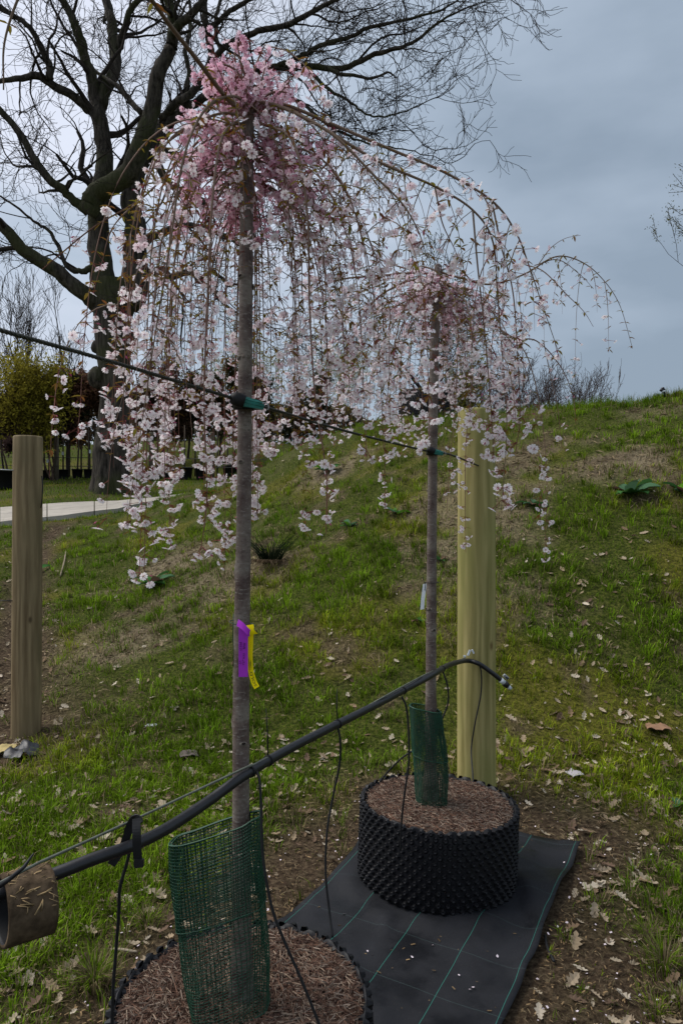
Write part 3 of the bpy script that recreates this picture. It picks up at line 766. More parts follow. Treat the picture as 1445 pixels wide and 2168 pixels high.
class Cherry:
    def __init__(s, seed): s.r = np.random.default_rng(seed); s.strands = []      # (pts, r0, bloom profile)
    def weep(s, p0, az, el, g, zend, step=.028, jit=.10, maxlen=2.2):
        d = np.array((math.cos(az) * math.cos(el), math.sin(az) * math.cos(el), math.sin(el))); p = np.array(p0, float); out = [p.copy()]; L = 0
        while p[2] > zend and L < maxlen:
            d = d + np.array((0, 0, -1)) * step * g + s.r.normal(0, jit * step * 6, 3) * np.array((1, 1, .5)); d /= np.linalg.norm(d); p = p + d * step; L += step; out.append(p.copy())
        return np.array(out)

def cherry(name, label, trunk_px, seed, hub, auto, guided, bloom_fn, n_obj, upper):
    ch = Cherry(seed); r_ = ch.r
    base = trunk_px[0][0]
    root = empty(name, base, label, 'tree', 'weeping cherry trees')
    inv = -np.array(base)
    # trunk
    tp = smooth_path([p for p, r in trunk_px], 120); tr = np.interp(np.linspace(0, 1, 120), np.linspace(0, 1, len(trunk_px)), [r for p, r in trunk_px])
    V, F = tube_geo(tp, tr, 28)
    q = V.reshape(120, 28, 3); cen = tp[:, None, :]; dirs = (q - cen)
    ang = np.linspace(0, 2 * math.pi, 28, endpoint=False)[None]; hz = tp[:, 2:3]
    wob = 1 + .05 * (fbm(np.cos(ang) * 2 + 5 + hz * 0, hz * 16 + np.sin(ang) * 2, seed) - .5) + .022 * (vnoise(hz * 15, hz * 0 + 1, seed) - .5)
    for k in range(17):     # old pruning scars
        zz, aa = r_.uniform(tp[0, 2] + .3, tp[-1, 2] - .15), r_.uniform(0, 6.283)
        da = np.abs((ang - aa + math.pi) % (2 * math.pi) - math.pi); dz_ = (hz - zz)
        wob = wob + .26 * np.exp(-(da / .34) ** 2 - (dz_ / .008) ** 2) - .10 * np.exp(-(da / .2) ** 2 - ((dz_ - .012) / .006) ** 2)
    q = cen + dirs * wob[:, :, None]
    top = q[-1].mean(0)
    mb = MB(); mb.add(q.reshape(-1, 3) + inv, F)
    ring = 119 * 28 + np.arange(28); mb.V.append((top + np.array((0, 0, .01)) + inv)[None]); mb.C.append(np.ones((1, 3))); mb.n += 1
    mb.F3.append(np.stack([ring, np.roll(ring, -1), np.full(28, mb.n - 1)], 1)); mb.build('trunk', M['cherry'], root, True)
    for k in range(15):
        zz = r_.uniform(tp[0, 2] + .35, tp[-1, 2] - .12); i = int(np.argmin(np.abs(tp[:, 2] - zz))); a_ = r_.uniform(-math.pi, 0) if k < 10 else r_.uniform(0, math.pi)
        n_ = np.array((math.cos(a_), math.sin(a_), .25)); n_ /= np.linalg.norm(n_); sd_ = np.array((-math.sin(a_), math.cos(a_), 0)); up_ = np.cross(n_, sd_); kr = r_.uniform(.0050, .0095)
        c_ = tp[i] + n_ * tr[i] * .93; th_ = np.arange(12) * math.pi / 6; V = []
        for (f_, h_) in ((1.25, -.1), (1.0, .35), (.62, .55), (.5, .35), (0.05, .25)):
            V.append(c_ + (sd_ * np.cos(th_)[:, None] * 1.35 + up_ * np.sin(th_)[:, None] * .8) * kr * f_ + n_ * kr * h_)
        mb = MB(); mb.add(np.concatenate(V[:3]) + inv, [[j * 12 + q_, j * 12 + (q_ + 1) % 12, (j + 1) * 12 + (q_ + 1) % 12, (j + 1) * 12 + q_] for j in range(2) for q_ in range(12)], (.17, .145, .12))
        mb.add(np.concatenate(V[2:]) + inv, [[j * 12 + q_, j * 12 + (q_ + 1) % 12, (j + 1) * 12 + (q_ + 1) % 12, (j + 1) * 12 + q_] for j in range(2) for q_ in range(12)], (.028, .020, .017))
        mb.build('knot', M['attr_twig'], root)
    limbs, twigs = [], []
    for pts, r0, kindb in guided: (limbs if r0 >= .0045 else twigs).append((smooth_path(pts, max(8, int(len(pts) * 7))), r0, kindb))
    for k in range(auto['n']):
        az = r_.uniform(0, 2 * math.pi); h0 = r_.uniform(0, 1) ** 1.4
        if math.sin(az) < -.80: az = -az
        p0 = np.array(hub) + np.array((.025 * math.cos(az), .025 * math.sin(az), auto['drop'] * -h0 + auto.get('lift', 0)))
        reach = r_.uniform(*auto['reach']) ; reach *= auto['az'](az)
        el = r_.uniform(*auto['el']); g = 1.05 / max(reach, .05) * r_.uniform(.85, 1.2)
        zend = auto['zend'](r_, az)
        pts = ch.weep(p0, az, el, g, zend); twigs.append((pts, r_.uniform(.0013, .0026), 'auto'))
        for q_ in range(r_.integers(0, 3)):          # hanging side shoots
            i = int(len(pts) * r_.uniform(.12, .6)); a2 = az + r_.normal(0, .6)
            sub = ch.weep(pts[i], a2, r_.uniform(-.5, .5), 1.05 / r_.uniform(.05, .16), max(zend, 0) + r_.uniform(-.05, .35), jit=.08)
            if len(sub) > 6: twigs.append((sub, r_.uniform(.0009, .0015), 'auto'))
    for pts, r0, kb in [q_ for q_ in limbs if q_[2] in ('leafy', 'tail', 'lush') and q_[0][:, 1].min() > 1.35]:      # fine shoots hanging off the long arches
        seg = np.linalg.norm(np.diff(pts, axis=0), axis=1).sum(); fr = .10
        while fr < .8:
            i = int(len(pts) * fr); sub = ch.weep(pts[i], r_.uniform(0, 6.283), r_.uniform(-.9, .1), 1.0 / r_.uniform(.04, .10), pts[i][2] - r_.uniform(.10, .50), jit=.08)
            if len(sub) > 3: twigs.append((sub, r_.uniform(.0010, .0016), 'hang'))
            fr += r_.uniform(.03, .09) / max(seg, .2)
    for k in range(auto['spurs']):
        p0 = np.array(hub) + np.array((r_.normal(0, auto['sw']), r_.normal(0, auto['sw']), r_.uniform(*auto['sz']))); a_ = r_.uniform(0, 6.283)
        d_ = p0 - np.array(hub) + np.array((0, 0, .02)); sub = np.array([np.array(hub) + d_ * .25, p0, p0 + np.array((math.cos(a_), math.sin(a_), r_.uniform(-.6, .3))) * r_.uniform(.03, .08)])
        twigs.append((smooth_path(sub, 8), .0020, 'crown'))
    bark_b, bark_t = np.array((.23, .175, .135)), np.array((.19, .085, .065))
    for pts, r0, kb in limbs:
        mb = MB(); n = len(pts); rad = r0 * .80 * np.linspace(1, .2, n) ** 1.15
        mb.tube(pts + inv, rad, 7, None); cc = np.concatenate(mb.C); mb.C = [np.tile(np.array((.18, .125, .090)), (len(cc), 1))]
        mb.V = [np.concatenate(mb.V)]; mb.build('branch', M['attr_twig'], root)
    mb = MB()
    for pts, r0, kb in twigs:
        n = len(pts); V, F = tube_geo(pts + inv, r0 * np.linspace(1, .30, n), 4); f = np.repeat(np.linspace(0, 1, n), 4)[:, None]
        mb.add(V, F, bark_b * (1 - f) + bark_t * f)
    # nodes
    fp, fn, fs, fc, ft = [], [], [], [], []; lp, ln, ls, lc = [], [], [], []; ped = []
    for pts, r0, kb in limbs + twigs:
        seg = np.linalg.norm(np.diff(pts, axis=0), axis=1); s = np.concatenate([[0], np.cumsum(seg)]); L = s[-1]
        a = r_.uniform(.02, .06)
        while a < L:
            p = np.array([np.interp(a, s, pts[:, q]) for q in range(3)]); t_ = a / L
            i = min(len(pts) - 2, int(np.searchsorted(s, a))); tan = pts[min(i + 1, len(pts) - 1)] - pts[max(i - 1, 0)]
            pb, cnt, pink, pl, bud = bloom_fn(p, t_, kb)
            if r_.random() < pb:
                oz = r_.uniform(0, 6.283)
                for k in range(1 + r_.poisson(max(cnt - 1, 0))):
                    out = np.array((math.cos(oz + r_.normal(0, .8)), math.sin(oz + r_.normal(0, .8)), r_.uniform(-1.25, .15)))
                    out /= np.linalg.norm(out); pl_ = r_.uniform(.014, .032)
                    c = p + out * pl_; face = out + np.array((0, 0, -.45)) + r_.normal(0, .35, 3)
                    fp.append(c); fn.append(face); fs.append(r_.uniform(.018, .0265)); fc.append(np.clip(pink + r_.normal(0, .04 + .18 * pink), 0, 1))
                    ft.append(2 if r_.random() < bud else (1 if r_.random() < .5 else 0)); ped.append((p, c))
            if r_.random() < pl:
                oz = r_.uniform(0, 6.283)
                for k in range(r_.integers(2, 5)):
                    lp.append(p); ln.append((math.cos(oz + k * 1.7), math.sin(oz + k * 1.7), r_.uniform(-.9, .5))); ls.append(r_.uniform(.012, .026)); lc.append(r_.random())
            a += r_.uniform(.022, .050)
    fp, fn, fs, fc, ft = map(np.array, (fp, fn, fs, fc, ft)); lp, ln, ls, lc = map(np.array, (lp, ln, ls, lc))
    # pedicels join the twig mesh
    pa = np.array([a for a, b in ped]); pb_ = np.array([b for a, b in ped]); d = pb_ - pa; sd = np.cross(d, np.array((0, 1., .2))); sd = sd / (np.linalg.norm(sd, axis=1)[:, None] + 1e-9) * .0008
    sd2 = np.cross(d, sd); sd2 = sd2 / (np.linalg.norm(sd2, axis=1)[:, None] + 1e-9) * .0008
    V = np.stack([pa + sd, pa - sd * .5 + sd2, pa - sd * .5 - sd2, pb_ + sd * .7, pb_ - sd * .4 + sd2 * .7, pb_ - sd * .4 - sd2 * .7], 1).reshape(-1, 3); n = len(pa)
    F = (np.array([[0, 1, 4, 3], [1, 2, 5, 4], [2, 0, 3, 5]])[None] + (np.arange(n) * 6)[:, None, None]).reshape(-1, 4)
    mb.add(V + inv, F, (.22, .075, .06)); o = mb.build('twigs', M['attr_twig'], root); o['kind'] = 'stuff'
    # leaves
    A = np.stack([-ln[:, 1], ln[:, 0], np.zeros(len(ln))], 1); A /= np.linalg.norm(A, axis=1)[:, None]; X = ln / np.linalg.norm(ln, axis=1)[:, None]; Z = np.cross(X, A)
    m = np.stack([X, A, Z], 2) * ls[:, None, None]
    ca, cb = np.array((.20, .085, .030)), np.array((.19, .175, .028)); cc = ca * (1 - lc[:, None]) + cb * lc[:, None]
    V, F, C = scatter(LEAFV, LEAFF, m, lp + inv, cc); o = link('leaves', np_mesh('leaves', V, F, M['leaf'], C), root); o['kind'] = 'stuff'
    # blossom: the closest ones single, the rest together
    white, pink = np.array((.96, .945, .95)), np.array((.80, .47, .60))
    cols = white * (1 - fc[:, None]) + pink * fc[:, None]
    mats = look_mats(fn, r_.uniform(0, 6.283, len(fn)), fs)
    dist = np.linalg.norm(fp - np.array((0, 0, EYE)), axis=1)
    inview = (np.abs(fp[:, 0] / fp[:, 1]) < .48) & (np.abs((fp[:, 2] - EYE) / fp[:, 1]) < .72)
    show = fs / dist * inview * (ft != 2) * np.where(np.abs(fn[:, 1]) / np.linalg.norm(fn, axis=1) > .35, 1, .8)
    order = np.argsort(-show); single = order[:n_obj]; rest = np.ones(len(fp), bool); rest[single] = False
    me = {}
    for i in single:
        key = (int(ft[i]), min(3, int(fc[i] * 4)))
        if key not in me:
            base_c = white * (1 - key[1] / 4 - .06) + pink * (key[1] / 4 + .06)
            me[key] = np_mesh('blossom', FV if key[0] == 0 else FV_HALF, FF, M['petal'], FC * base_c, False)
        o = link('blossom', me[key], root); pp = fp[i] + inv
        o.matrix_local = Matrix([[*mats[i][q], pp[q]] for q in range(3)] + [[0, 0, 0, 1]])
    mb = MB()
    for k, (tv, tf, tcl) in enumerate(((FV, FF, FC), (FV_HALF, FF, FC), (BUD_V, BUD_F, None))):
        s_ = rest & (ft == k)
        if not s_.any(): continue
        cl = cols[s_] if k < 2 else np.array((.62, .22, .34)) * (1 - .5 * r_.random((s_.sum(), 1)) * np.array((.2, .8, .6)))
        V, F, C = scatter(tv, tf, mats[s_] * (1 if k < 2 else .8), fp[s_] + inv, cl, tcl); mb.add(V, F, C)
    o = mb.build('blossoms', M['petal'], root, False); o['kind'] = 'stuff'
    print(name, 'flowers', len(fp), 'leaves', len(lp))
    return root

D1, D2 = 1.69, 2.83
tr1 = [(P(514, 2110, D1), .0348), (P(512, 2000, D1), .0248), (P(510, 1700, D1), .0209), (P(511, 1400, D1), .0198), (P(516, 1100, D1), .0181), (P(519, 800, D1), .0172), (P(521, 550, D1), .0165), (P(523, 330, D1), .0158), (P(527, 250, D1), .0152), (P(532, 215, D1), .0113)]
tr1[0] = (np.array((tr1[1][0][0], tr1[1][0][1], .30)), .034)
hub1 = P(524, 275, D1)
def zend1(r_, az):
    q = r_.random()
    if math.cos(az) > .1 and q > .3: q = .3 + (q - .3) * .5; return r_.uniform(1.62, 2.0)
    if q < .30: return r_.uniform(1.85, 2.2)
    if q < .88: return r_.uniform(1.50, 1.82)
    return r_.uniform(1.36, 1.5)
def bloom1(p, t_, kb):
    rad = math.hypot(p[0] - hub1[0], p[1] - hub1[1]); z = p[2]
    if kb == 'sparse': return .28, 2.2, .10, .7, .2
    if kb == 'bare': return (.3, 2, .1, .3, .2) if t_ > .88 else (.03, 1, .1, .12, .2)
    if kb == 'hang': return .42, 2.6, .08, .55, .15
    if kb == 'leafy': return .30 + .4 * (t_ > .45), 3.0, .10, .85, .22
    if kb == 'crown': return 1.0, 4.8, .68, .04, .28
    if kb == 'lush': return (1.0, 6.5, .04, .3, .08) if t_ > .5 else (.30, 2.2, .15, .55, .25)
    if kb == 'tail': return (.85, 4.2, .06, .3, .1) if t_ > .5 else (.16, 2, .3, .55, .3)
    if rad < .20 and z > 2.22: return .70, 4.0, .72, .06, .35
    low = min(1, max(0, (1.98 - z) / .35))
    return .26 + .50 * low, 2.4 + 1.9 * low, .20 - .18 * low, .50, .20 - .14 * low
def px_path(pts): return [P(*q) for q in pts]
guided1 = [
    (px_path([(528, 225, 1.69), (600, 222, 1.68), (700, 262, 1.66), (830, 318, 1.64), (940, 365, 1.64), (1040, 425, 1.65), (1090, 490, 1.66), (1118, 560, 1.68), (1145, 640, 1.70), (1180, 742, 1.71)]), .0062, 'leafy'),
    (px_path([(530, 235, 1.69), (600, 228, 1.66), (690, 275, 1.62), (800, 342, 1.60), (920, 395, 1.60), (1000, 445, 1.61), (1042, 510, 1.63), (1052, 620, 1.65), (1062, 750, 1.66), (1072, 900, 1.66), (1060, 1080, 1.66)]), .0055, 'lush'),
    (px_path([(528, 215, 1.68), (590, 225, 1.62), (700, 282, 1.55), (790, 370, 1.52), (850, 430, 1.50), (885, 490, 1.50), (905, 550, 1.50)]), .0060, 'leafy'),
    (px_path([(1040, 425, 1.65), (1060, 520, 1.66), (1085, 620, 1.67), (1095, 760, 1.67), (1100, 880, 1.67), (1090, 960, 1.67)]), .0026, 'lush'),
    (px_path([(1000, 445, 1.61), (1010, 560, 1.62), (1025, 700, 1.63), (1038, 860, 1.63), (1045, 980, 1.63)]), .0026, 'lush'),
    (px_path([(920, 395, 1.60), (935, 470, 1.60), (958, 520, 1.60), (975, 560, 1.60)]), .0022, 'leafy'),
    (px_path([(520, 240, 1.68), (480, 208, 1.58), (420, 130, 1.42), (365, 60, 1.28), (314, -10, 1.16), (250, -90, 1.05), (150, -120, .96), (60, -40, .92), (12, 80, .91), (8, 190, .91)]), .0075, 'bare'),
    (px_path([(528, 240, 1.66), (500, 205, 1.6), (440, 225, 1.5), (390, 330, 1.44), (360, 520, 1.42), (330, 700, 1.42), (300, 900, 1.42), (268, 1110, 1.42)]), .0050, 'tail'),
    (px_path([(528, 250, 1.66), (470, 240, 1.6), (400, 270, 1.56), (330, 330, 1.54), (290, 450, 1.53), (255, 600, 1.53), (240, 820, 1.53), (228, 930, 1.53)]), .0045, 'tail'),
    (px_path([(520, 260, 1.68), (450, 275, 1.66), (380, 340, 1.64), (300, 420, 1.64), (200, 480, 1.66), (120, 545, 1.68), (90, 570, 1.68)]), .0040, 'sparse'),
    (px_path([(300, 420, 1.64), (240, 480, 1.62), (215, 560, 1.62), (200, 610, 1.62)]), .0022, 'leafy'),
    (px_path([(510, 250, 1.66), (470, 290, 1.55), (450, 420, 1.50), (440, 620, 1.48), (432, 850, 1.47), (438, 1050, 1.47), (425, 1165, 1.47)]), .0036, 'tail'),
    (px_path([(550, 260, 1.66), (620, 300, 1.58), (650, 450, 1.54), (655, 650, 1.53), (668, 850, 1.53), (690, 1000, 1.53), (690, 1130, 1.53)]), .0036, 'tail'),
    (px_path([(528, 230, 1.69), (520, 170, 1.68), (505, 110, 1.66), (500, 62, 1.66)]), .0055, 'crown'),
    (px_path([(524, 190, 1.69), (500, 150, 1.66), (465, 135, 1.62), (450, 150, 1.62)]), .0040, 'crown'),
    (px_path([(526, 180, 1.69), (545, 130, 1.72), (560, 95, 1.73)]), .0040, 'crown'),
    (px_path([(530, 225, 1.69), (580, 195, 1.66), (620, 205, 1.64), (640, 250, 1.63)]), .0040, 'crown'),
    (px_path([(530, 235, 1.69), (610, 225, 1.72), (680, 290, 1.74), (700, 340, 1.74)]), .0040, 'crown'),
    (px_path([(525, 250, 1.66), (470, 215, 1.64), (430, 235, 1.62)]), .0040, 'crown'),
    (px_path([(520, 270, 1.66), (480, 280, 1.64), (450, 310, 1.62)]), .0036, 'crown'),
    (px_path([(540, 270, 1.68), (600, 290, 1.7), (640, 345, 1.7)]), .0036, 'crown'),
    (px_path([(560, 95, 1.70), (610, 110, 1.66), (650, 145, 1.62), (680, 200, 1.6), (690, 290, 1.6)]), .0018, 'leafy'),
]
cherry('weeping_cherry', 'tall weeping cherry with pink blossom and hanging purple and yellow tags on its trunk', tr1, 21, hub1,
       dict(n=84, drop=.16, reach=(.06, .30), el=(-.5, .5), az=lambda a: (.66 if math.sin(a) < 0 else .85) if math.cos(a) < -.2 else .85, zend=zend1, spurs=46, sw=.055, sz=(-.10, .20)), guided1, bloom1, 280, None)

tr2 = [(P(910, 1720, D2), .0331), (P(911, 1600, D2), .0230), (P(912, 1350, D2), .0210), (P(914, 1100, D2), .0195), (P(917, 850, D2), .0184), (P(922, 640, D2), .0179), (P(925, 590, D2), .0198), (P(927, 562, D2), .0147)]
tr2[0] = (np.array((tr2[1][0][0], tr2[1][0][1], .30)), .034)
hub2 = P(925, 600, D2)
def zend2(r_, az):
    q = r_.random()
    if math.cos(az) > -.35: return r_.uniform(1.95, 2.32) if q < .85 else r_.uniform(1.75, 1.95)
    return r_.uniform(2.05, 2.3) if q < .25 else (r_.uniform(1.72, 2.05) if q < .88 else r_.uniform(1.5, 1.72))
def bloom2(p, t_, kb):
    rad = math.hypot(p[0] - hub2[0], p[1] - hub2[1]); z = p[2]
    if kb == 'hang': return .50, 2.4, .08, .6, .15
    if kb == 'leafy': return .16, 1.8, .30, .95, .35
    if kb == 'crown': return .9, 3.6, .32, .12, .2
    if kb == 'tail': return (.7, 3.2, .08, .4, .1) if t_ > .4 else (.2, 2, .3, .6, .3)
    if rad < .22 and z > 2.27: return .55, 3.2, .45, .12, .3
    low = min(1, max(0, (2.25 - z) / .4))
    return .34 + .42 * low, 2.6 + 1.4 * low, .14 - .12 * low, .55, .14 - .08 * low
guided2 = [
    (px_path([(927, 575, 2.83), (980, 590, 2.80), (1040, 602, 2.77), (1110, 580, 2.74), (1170, 545, 2.72), (1215, 548, 2.71), (1262, 578, 2.70), (1308, 640, 2.70), (1338, 738, 2.70)]), .0062, 'leafy'),
    (px_path([(1140, 558, 2.73), (1165, 525, 2.70), (1195, 505, 2.68), (1228, 498, 2.67)]), .0022, 'leafy'),
    (px_path([(1110, 560, 2.74), (1150, 575, 2.70), (1200, 625, 2.66), (1235, 660, 2.65), (1255, 692, 2.65)]), .0028, 'leafy'),
    (px_path([(1130, 562, 2.74), (1180, 550, 2.72), (1225, 580, 2.70), (1256, 612, 2.70)]), .0024, 'leafy'),
    (px_path([(930, 600, 2.83), (1000, 650, 2.78), (1080, 712, 2.74), (1135, 722, 2.72), (1185, 775, 2.70), (1212, 840, 2.70), (1218, 900, 2.70)]), .0040, 'leafy'),
    (px_path([(1060, 700, 2.74), (1110, 745, 2.72), (1140, 850, 2.70), (1156, 1000, 2.70), (1152, 1185, 2.70)]), .0030, 'tail'),
    (px_path([(1150, 725, 2.71), (1165, 800, 2.70), (1180, 870, 2.70), (1188, 950, 2.70)]), .0020, 'tail'),
    (px_path([(925, 580, 2.83), (870, 578, 2.80), (800, 584, 2.77), (720, 592, 2.74), (660, 618, 2.72), (620, 670, 2.70), (600, 760, 2.70), (595, 900, 2.70), (600, 955, 2.70)]), .0060, 'leafy'),
    (px_path([(925, 585, 2.83), (850, 600, 2.74), (780, 650, 2.68), (730, 760, 2.66), (700, 900, 2.66), (640, 960, 2.66)]), .0044, 'tail'),
    (px_path([(925, 585, 2.83), (830, 560, 2.9), (760, 530, 2.95), (700, 520, 3.0), (640, 545, 3.0), (600, 600, 3.0)]), .0040, 'leafy'),
    (px_path([(920, 590, 2.8), (860, 640, 2.66), (830, 760, 2.62), (815, 900, 2.62), (815, 1080, 2.62)]), .0036, 'tail'),
    (px_path([(930, 590, 2.8), (985, 640, 2.68), (1000, 780, 2.64), (985, 950, 2.63), (985, 1170, 2.63)]), .0036, 'tail'),
    (px_path([(930, 590, 2.8), (965, 650, 2.66), (965, 820, 2.62), (950, 1000, 2.62), (945, 1085, 2.62)]), .0030, 'tail'),
    (px_path([(926, 575, 2.83), (890, 565, 2.82), (850, 590, 2.81), (835, 625, 2.81)]), .0040, 'crown'),
    (px_path([(926, 575, 2.83), (960, 565, 2.82), (990, 585, 2.81)]), .0040, 'crown'),
    (px_path([(926, 585, 2.80), (900, 590, 2.72), (880, 630, 2.70)]), .0036, 'crown'),
]
cherry('weeping_cherry', 'smaller-looking weeping cherry with pale blossom beside the yellowish timber post, no coloured tags', tr2, 37, hub2,
       dict(n=80, drop=.10, reach=(.06, .38), el=(-.4, .5), az=lambda a: 1.1 if math.cos(a) < 0 else .8, zend=zend2, spurs=30, sw=.07, sz=(-.10, .05)), guided2, bloom2, 280, None)

# ------------------------------------------------------------------ timber posts
def post(name, label, base, r, top_z, mat, seed, lean=(0, 0)):
    root = empty(name, base, label, 'post'); k = 56; H = top_z - base[2]; r_ = np.random.default_rng(seed)
    zs = np.concatenate([[-.15], np.linspace(0, H - .012, 26), [H - .004, H]]); rs = np.concatenate([[1.02], np.linspace(1.02, .985, 26), [.965, .93]])
    ang = np.arange(k) * 2 * math.pi / k; V = []
    crk = [(r_.uniform(0, 6.283), r_.uniform(.1, .9) * H, r_.uniform(.25, .6) * H) for q in range(9)]
    for z, rr in zip(zs, rs):
        w = 1 + .018 * (fbm(np.cos(ang) * 2 + 9, np.sin(ang) * 2 + 9 + z * .4, seed) - .5) + .007 * (fbm(np.cos(ang) * 9 + 20, np.sin(ang) * 9 + 20 + z * .25, seed + 1) - .5)
        for a0, zc, hl in crk: w = w - .03 * np.exp(-(((ang - a0 + math.pi) % (2 * math.pi) - math.pi) / .035) ** 2) * (abs(z - zc) < hl / 2)
        V.append(np.stack([r * rr * w * np.cos(ang) + lean[0] * z, r * rr * w * np.sin(ang) + lean[1] * z, 0 * ang + z], 1))
    V = np.concatenate(V); nj = len(zs); mb = MB()
    F = [[j * k + a, j * k + (a + 1) % k, (j + 1) * k + (a + 1) % k, (j + 1) * k + a] for j in range(nj - 1) for a in range(k)]
    mb.add(V, F); ring = (nj - 1) * k + np.arange(k)
    mb.V.append(V[ring].mean(0)[None]); mb.C.append(np.ones((1, 3))); mb.n += 1; mb.F3.append(np.stack([ring, np.roll(ring, -1), np.full(k, mb.n - 1)], 1))
    mb.build('shaft', mat, root, True)
    return root
pb = on_ground(1008, 3.66); post_new = post('timber_post', 'stout round yellowish timber post behind the second pot', pb, .099, P(1008, 868, pb[1])[2], M['post_new'], 4)
lb = gpt(56, 1552); lb_r = 29.5 / FPX * lb[1]; post_old = post('timber_post', 'weathered brown round post standing alone in leaf litter before the path', lb, lb_r, P(62, 924, lb[1])[2], M['post_old'], 9, (.006, 0))
# wire eye and staples on the weathered post
mb = MB(); mb.tube(px_path([(-60, 992, lb[1] - .05), (0, 994, lb[1] - .06), (36, 996, lb[1] - lb_r * .7)]), .004, 6); mb.build('wire', M['metal'], post_old).matrix_parent_inverse = Matrix.Translation(-Vector(lb))
mb = MB(); mb.tube(px_path([(-60, 1271, lb[1] - .05), (0, 1272, lb[1] - .06), (34, 1272, lb[1] - lb_r * .7)]), .004, 6); mb.build('wire', M['rubber'], post_old).matrix_parent_inverse = Matrix.Translation(-Vector(lb))
mb = MB(); mb.tube(px_path([(89, 1008, lb[1] - .03), (91, 1030, lb[1] - .04), (89, 1062, lb[1] - .03), (87, 1075, lb[1] - .02)]), .004, 6); mb.build('wire', M['rubber'], post_old).matrix_parent_inverse = Matrix.Translation(-Vector(lb))

# ------------------------------------------------------------------ wires, pipe, drippers
def row_d(px):      # depth of the tree row under a photo column
    u = (px - CX) / FPX; k = .548
    t_ = (u * POT1[1] - POT1[0]) / (k - u); return POT1[1] + t_
def thing_tube(name, label, cat, pts, rad, mat, n=60, sides=10, group=None, straight=False, col=None):
    p = np.asarray(pts) if straight else smooth_path(pts, n)
    root_loc = p[0]; mb = MB(); mb.tube(p - root_loc, rad, sides, col); o = mb.build(name, mat); o.location = tuple(root_loc)
    return tag(o, label, cat, group)
def rope_geo(pts, r, n=700):
    p = smooth_path(pts, 200); seg = np.concatenate([[0], np.cumsum(np.linalg.norm(np.diff(p, axis=0), axis=1))]); s = np.linspace(0, seg[-1], n)
    q = np.stack([np.interp(s, seg, p[:, k]) for k in range(3)], 1); T = np.gradient(q, axis=0); T /= np.linalg.norm(T, axis=1)[:, None]
    a = np.cross(T, (0, 0, 1.)); a /= np.linalg.norm(a, axis=1)[:, None]; b = np.cross(T, a); mb = MB()
    for k in range(3):
        ph = s * 260 + k * 2.094; mb.tube(q + (a * np.cos(ph)[:, None] + b * np.sin(ph)[:, None]) * r * .5 - q[0], r * .56, 5)
    return mb, q[0]
up_pts = [P(-140, 654, row_d(-140)), P(0, 699, row_d(0)), P(250, 770, row_d(250)), P(508, 848, 1.655), P(560, 862, 1.70), P(740, 915, row_d(740)), P(908, 956, 2.79), P(950, 962, 2.86), P(1012, 986, 3.57)]
mb, p0 = rope_geo(up_pts, .0042); o = mb.build('support_cable', M['rope']); o.location = tuple(p0)
tag(o, 'dark twisted support cable strung through the cherry crowns to the yellowish post', 'cable')
lo_pts = [P(-40, 1890, row_d(-40)), P(80, 1828, row_d(80)), P(115, 1812, row_d(115)), P(300, 1728, row_d(300)), P(520, 1625, 1.63), P(545, 1615, 1.68), P(720, 1526, 2.10), P(900, 1428, 2.70), P(985, 1392, 3.53)]
thing_tube('guide_wire', 'thin greenish guide wire stretched just above the black irrigation pipe', 'wire', lo_pts, .0026, M['steel'], 160, 6)
pipe_pts = [P(-70, 1918, 1.175), P(20, 1884, 1.215), P(118, 1850, 1.255), P(200, 1818, 1.30), P(275, 1792, 1.35), P(350, 1756, 1.43), P(440, 1697, 1.54), P(515, 1643, 1.625), P(600, 1592, 1.80), P(700, 1540, 2.02), P(800, 1490, 2.32), P(860, 1458, 2.54), P(918, 1427, 2.755), P(950, 1408, 3.10), P(985, 1399, 3.50), P(1012, 1405, 3.52), P(1045, 1428, 3.53), P(1062, 1442, 3.54)]
pipe = empty('irrigation_pipe', pipe_pts[0], 'thick black irrigation pipe slung past both trunks with capped end on post', 'pipe')
pinv = -np.array(pipe_pts[0])
mb = MB(); mb.tube(smooth_path(np.array(pipe_pts) + pinv, 150), .0118, 14); mb.build('hose', M['black'], pipe)
def pipe_at(px): 
    q = smooth_path(pipe_pts, 600); qx = q[:, 0] / q[:, 1] * FPX + CX; return q[int(np.argmin(np.abs(qx - px)))]
# end connector
e0, e1 = np.array(pipe_pts[-1]), P(1078, 1456, 3.545); ax = (e1 - e0) / np.linalg.norm(e1 - e0)
mb = MB(); mb.tube([e0 + pinv - ax * .012, e0 + pinv + ax * .014], .0135, 14); mb.build('collar', M['white'], pipe)
mb = MB(); mb.tube([e0 + pinv + ax * .014, e0 + pinv + ax * .022, e0 + pinv + ax * .040], [.015, .0165, .0145], 12); mb.build('end_fitting', M['black'], pipe)
mb = MB(); mb.tube([e0 + pinv + ax * .040, e0 + pinv + ax * .062], [.0125, .009], 12); mb.build('end_cap', M['white'], pipe)
c = P(1070, 1433, 3.525) + pinv; a = np.array(ax); b = np.cross(a, (0, 1, 0)); b /= np.linalg.norm(b)
lab = MB(); lab.box(c, (.034, .003, .016), np.stack([a, (0, 1, 0), b], 1)); lab_o = lab.build('barcode_label', M['white'], pipe)
bars = MB()
for k in range(9): bars.box(c + a * (-.014 + .0035 * k) + np.array((0, -.0021, 0)), (.0011 + .0007 * (k % 3), .0012, .013), np.stack([a, (0, 1, 0), b], 1))
bars.build('barcode', M['ink'], lab_o)
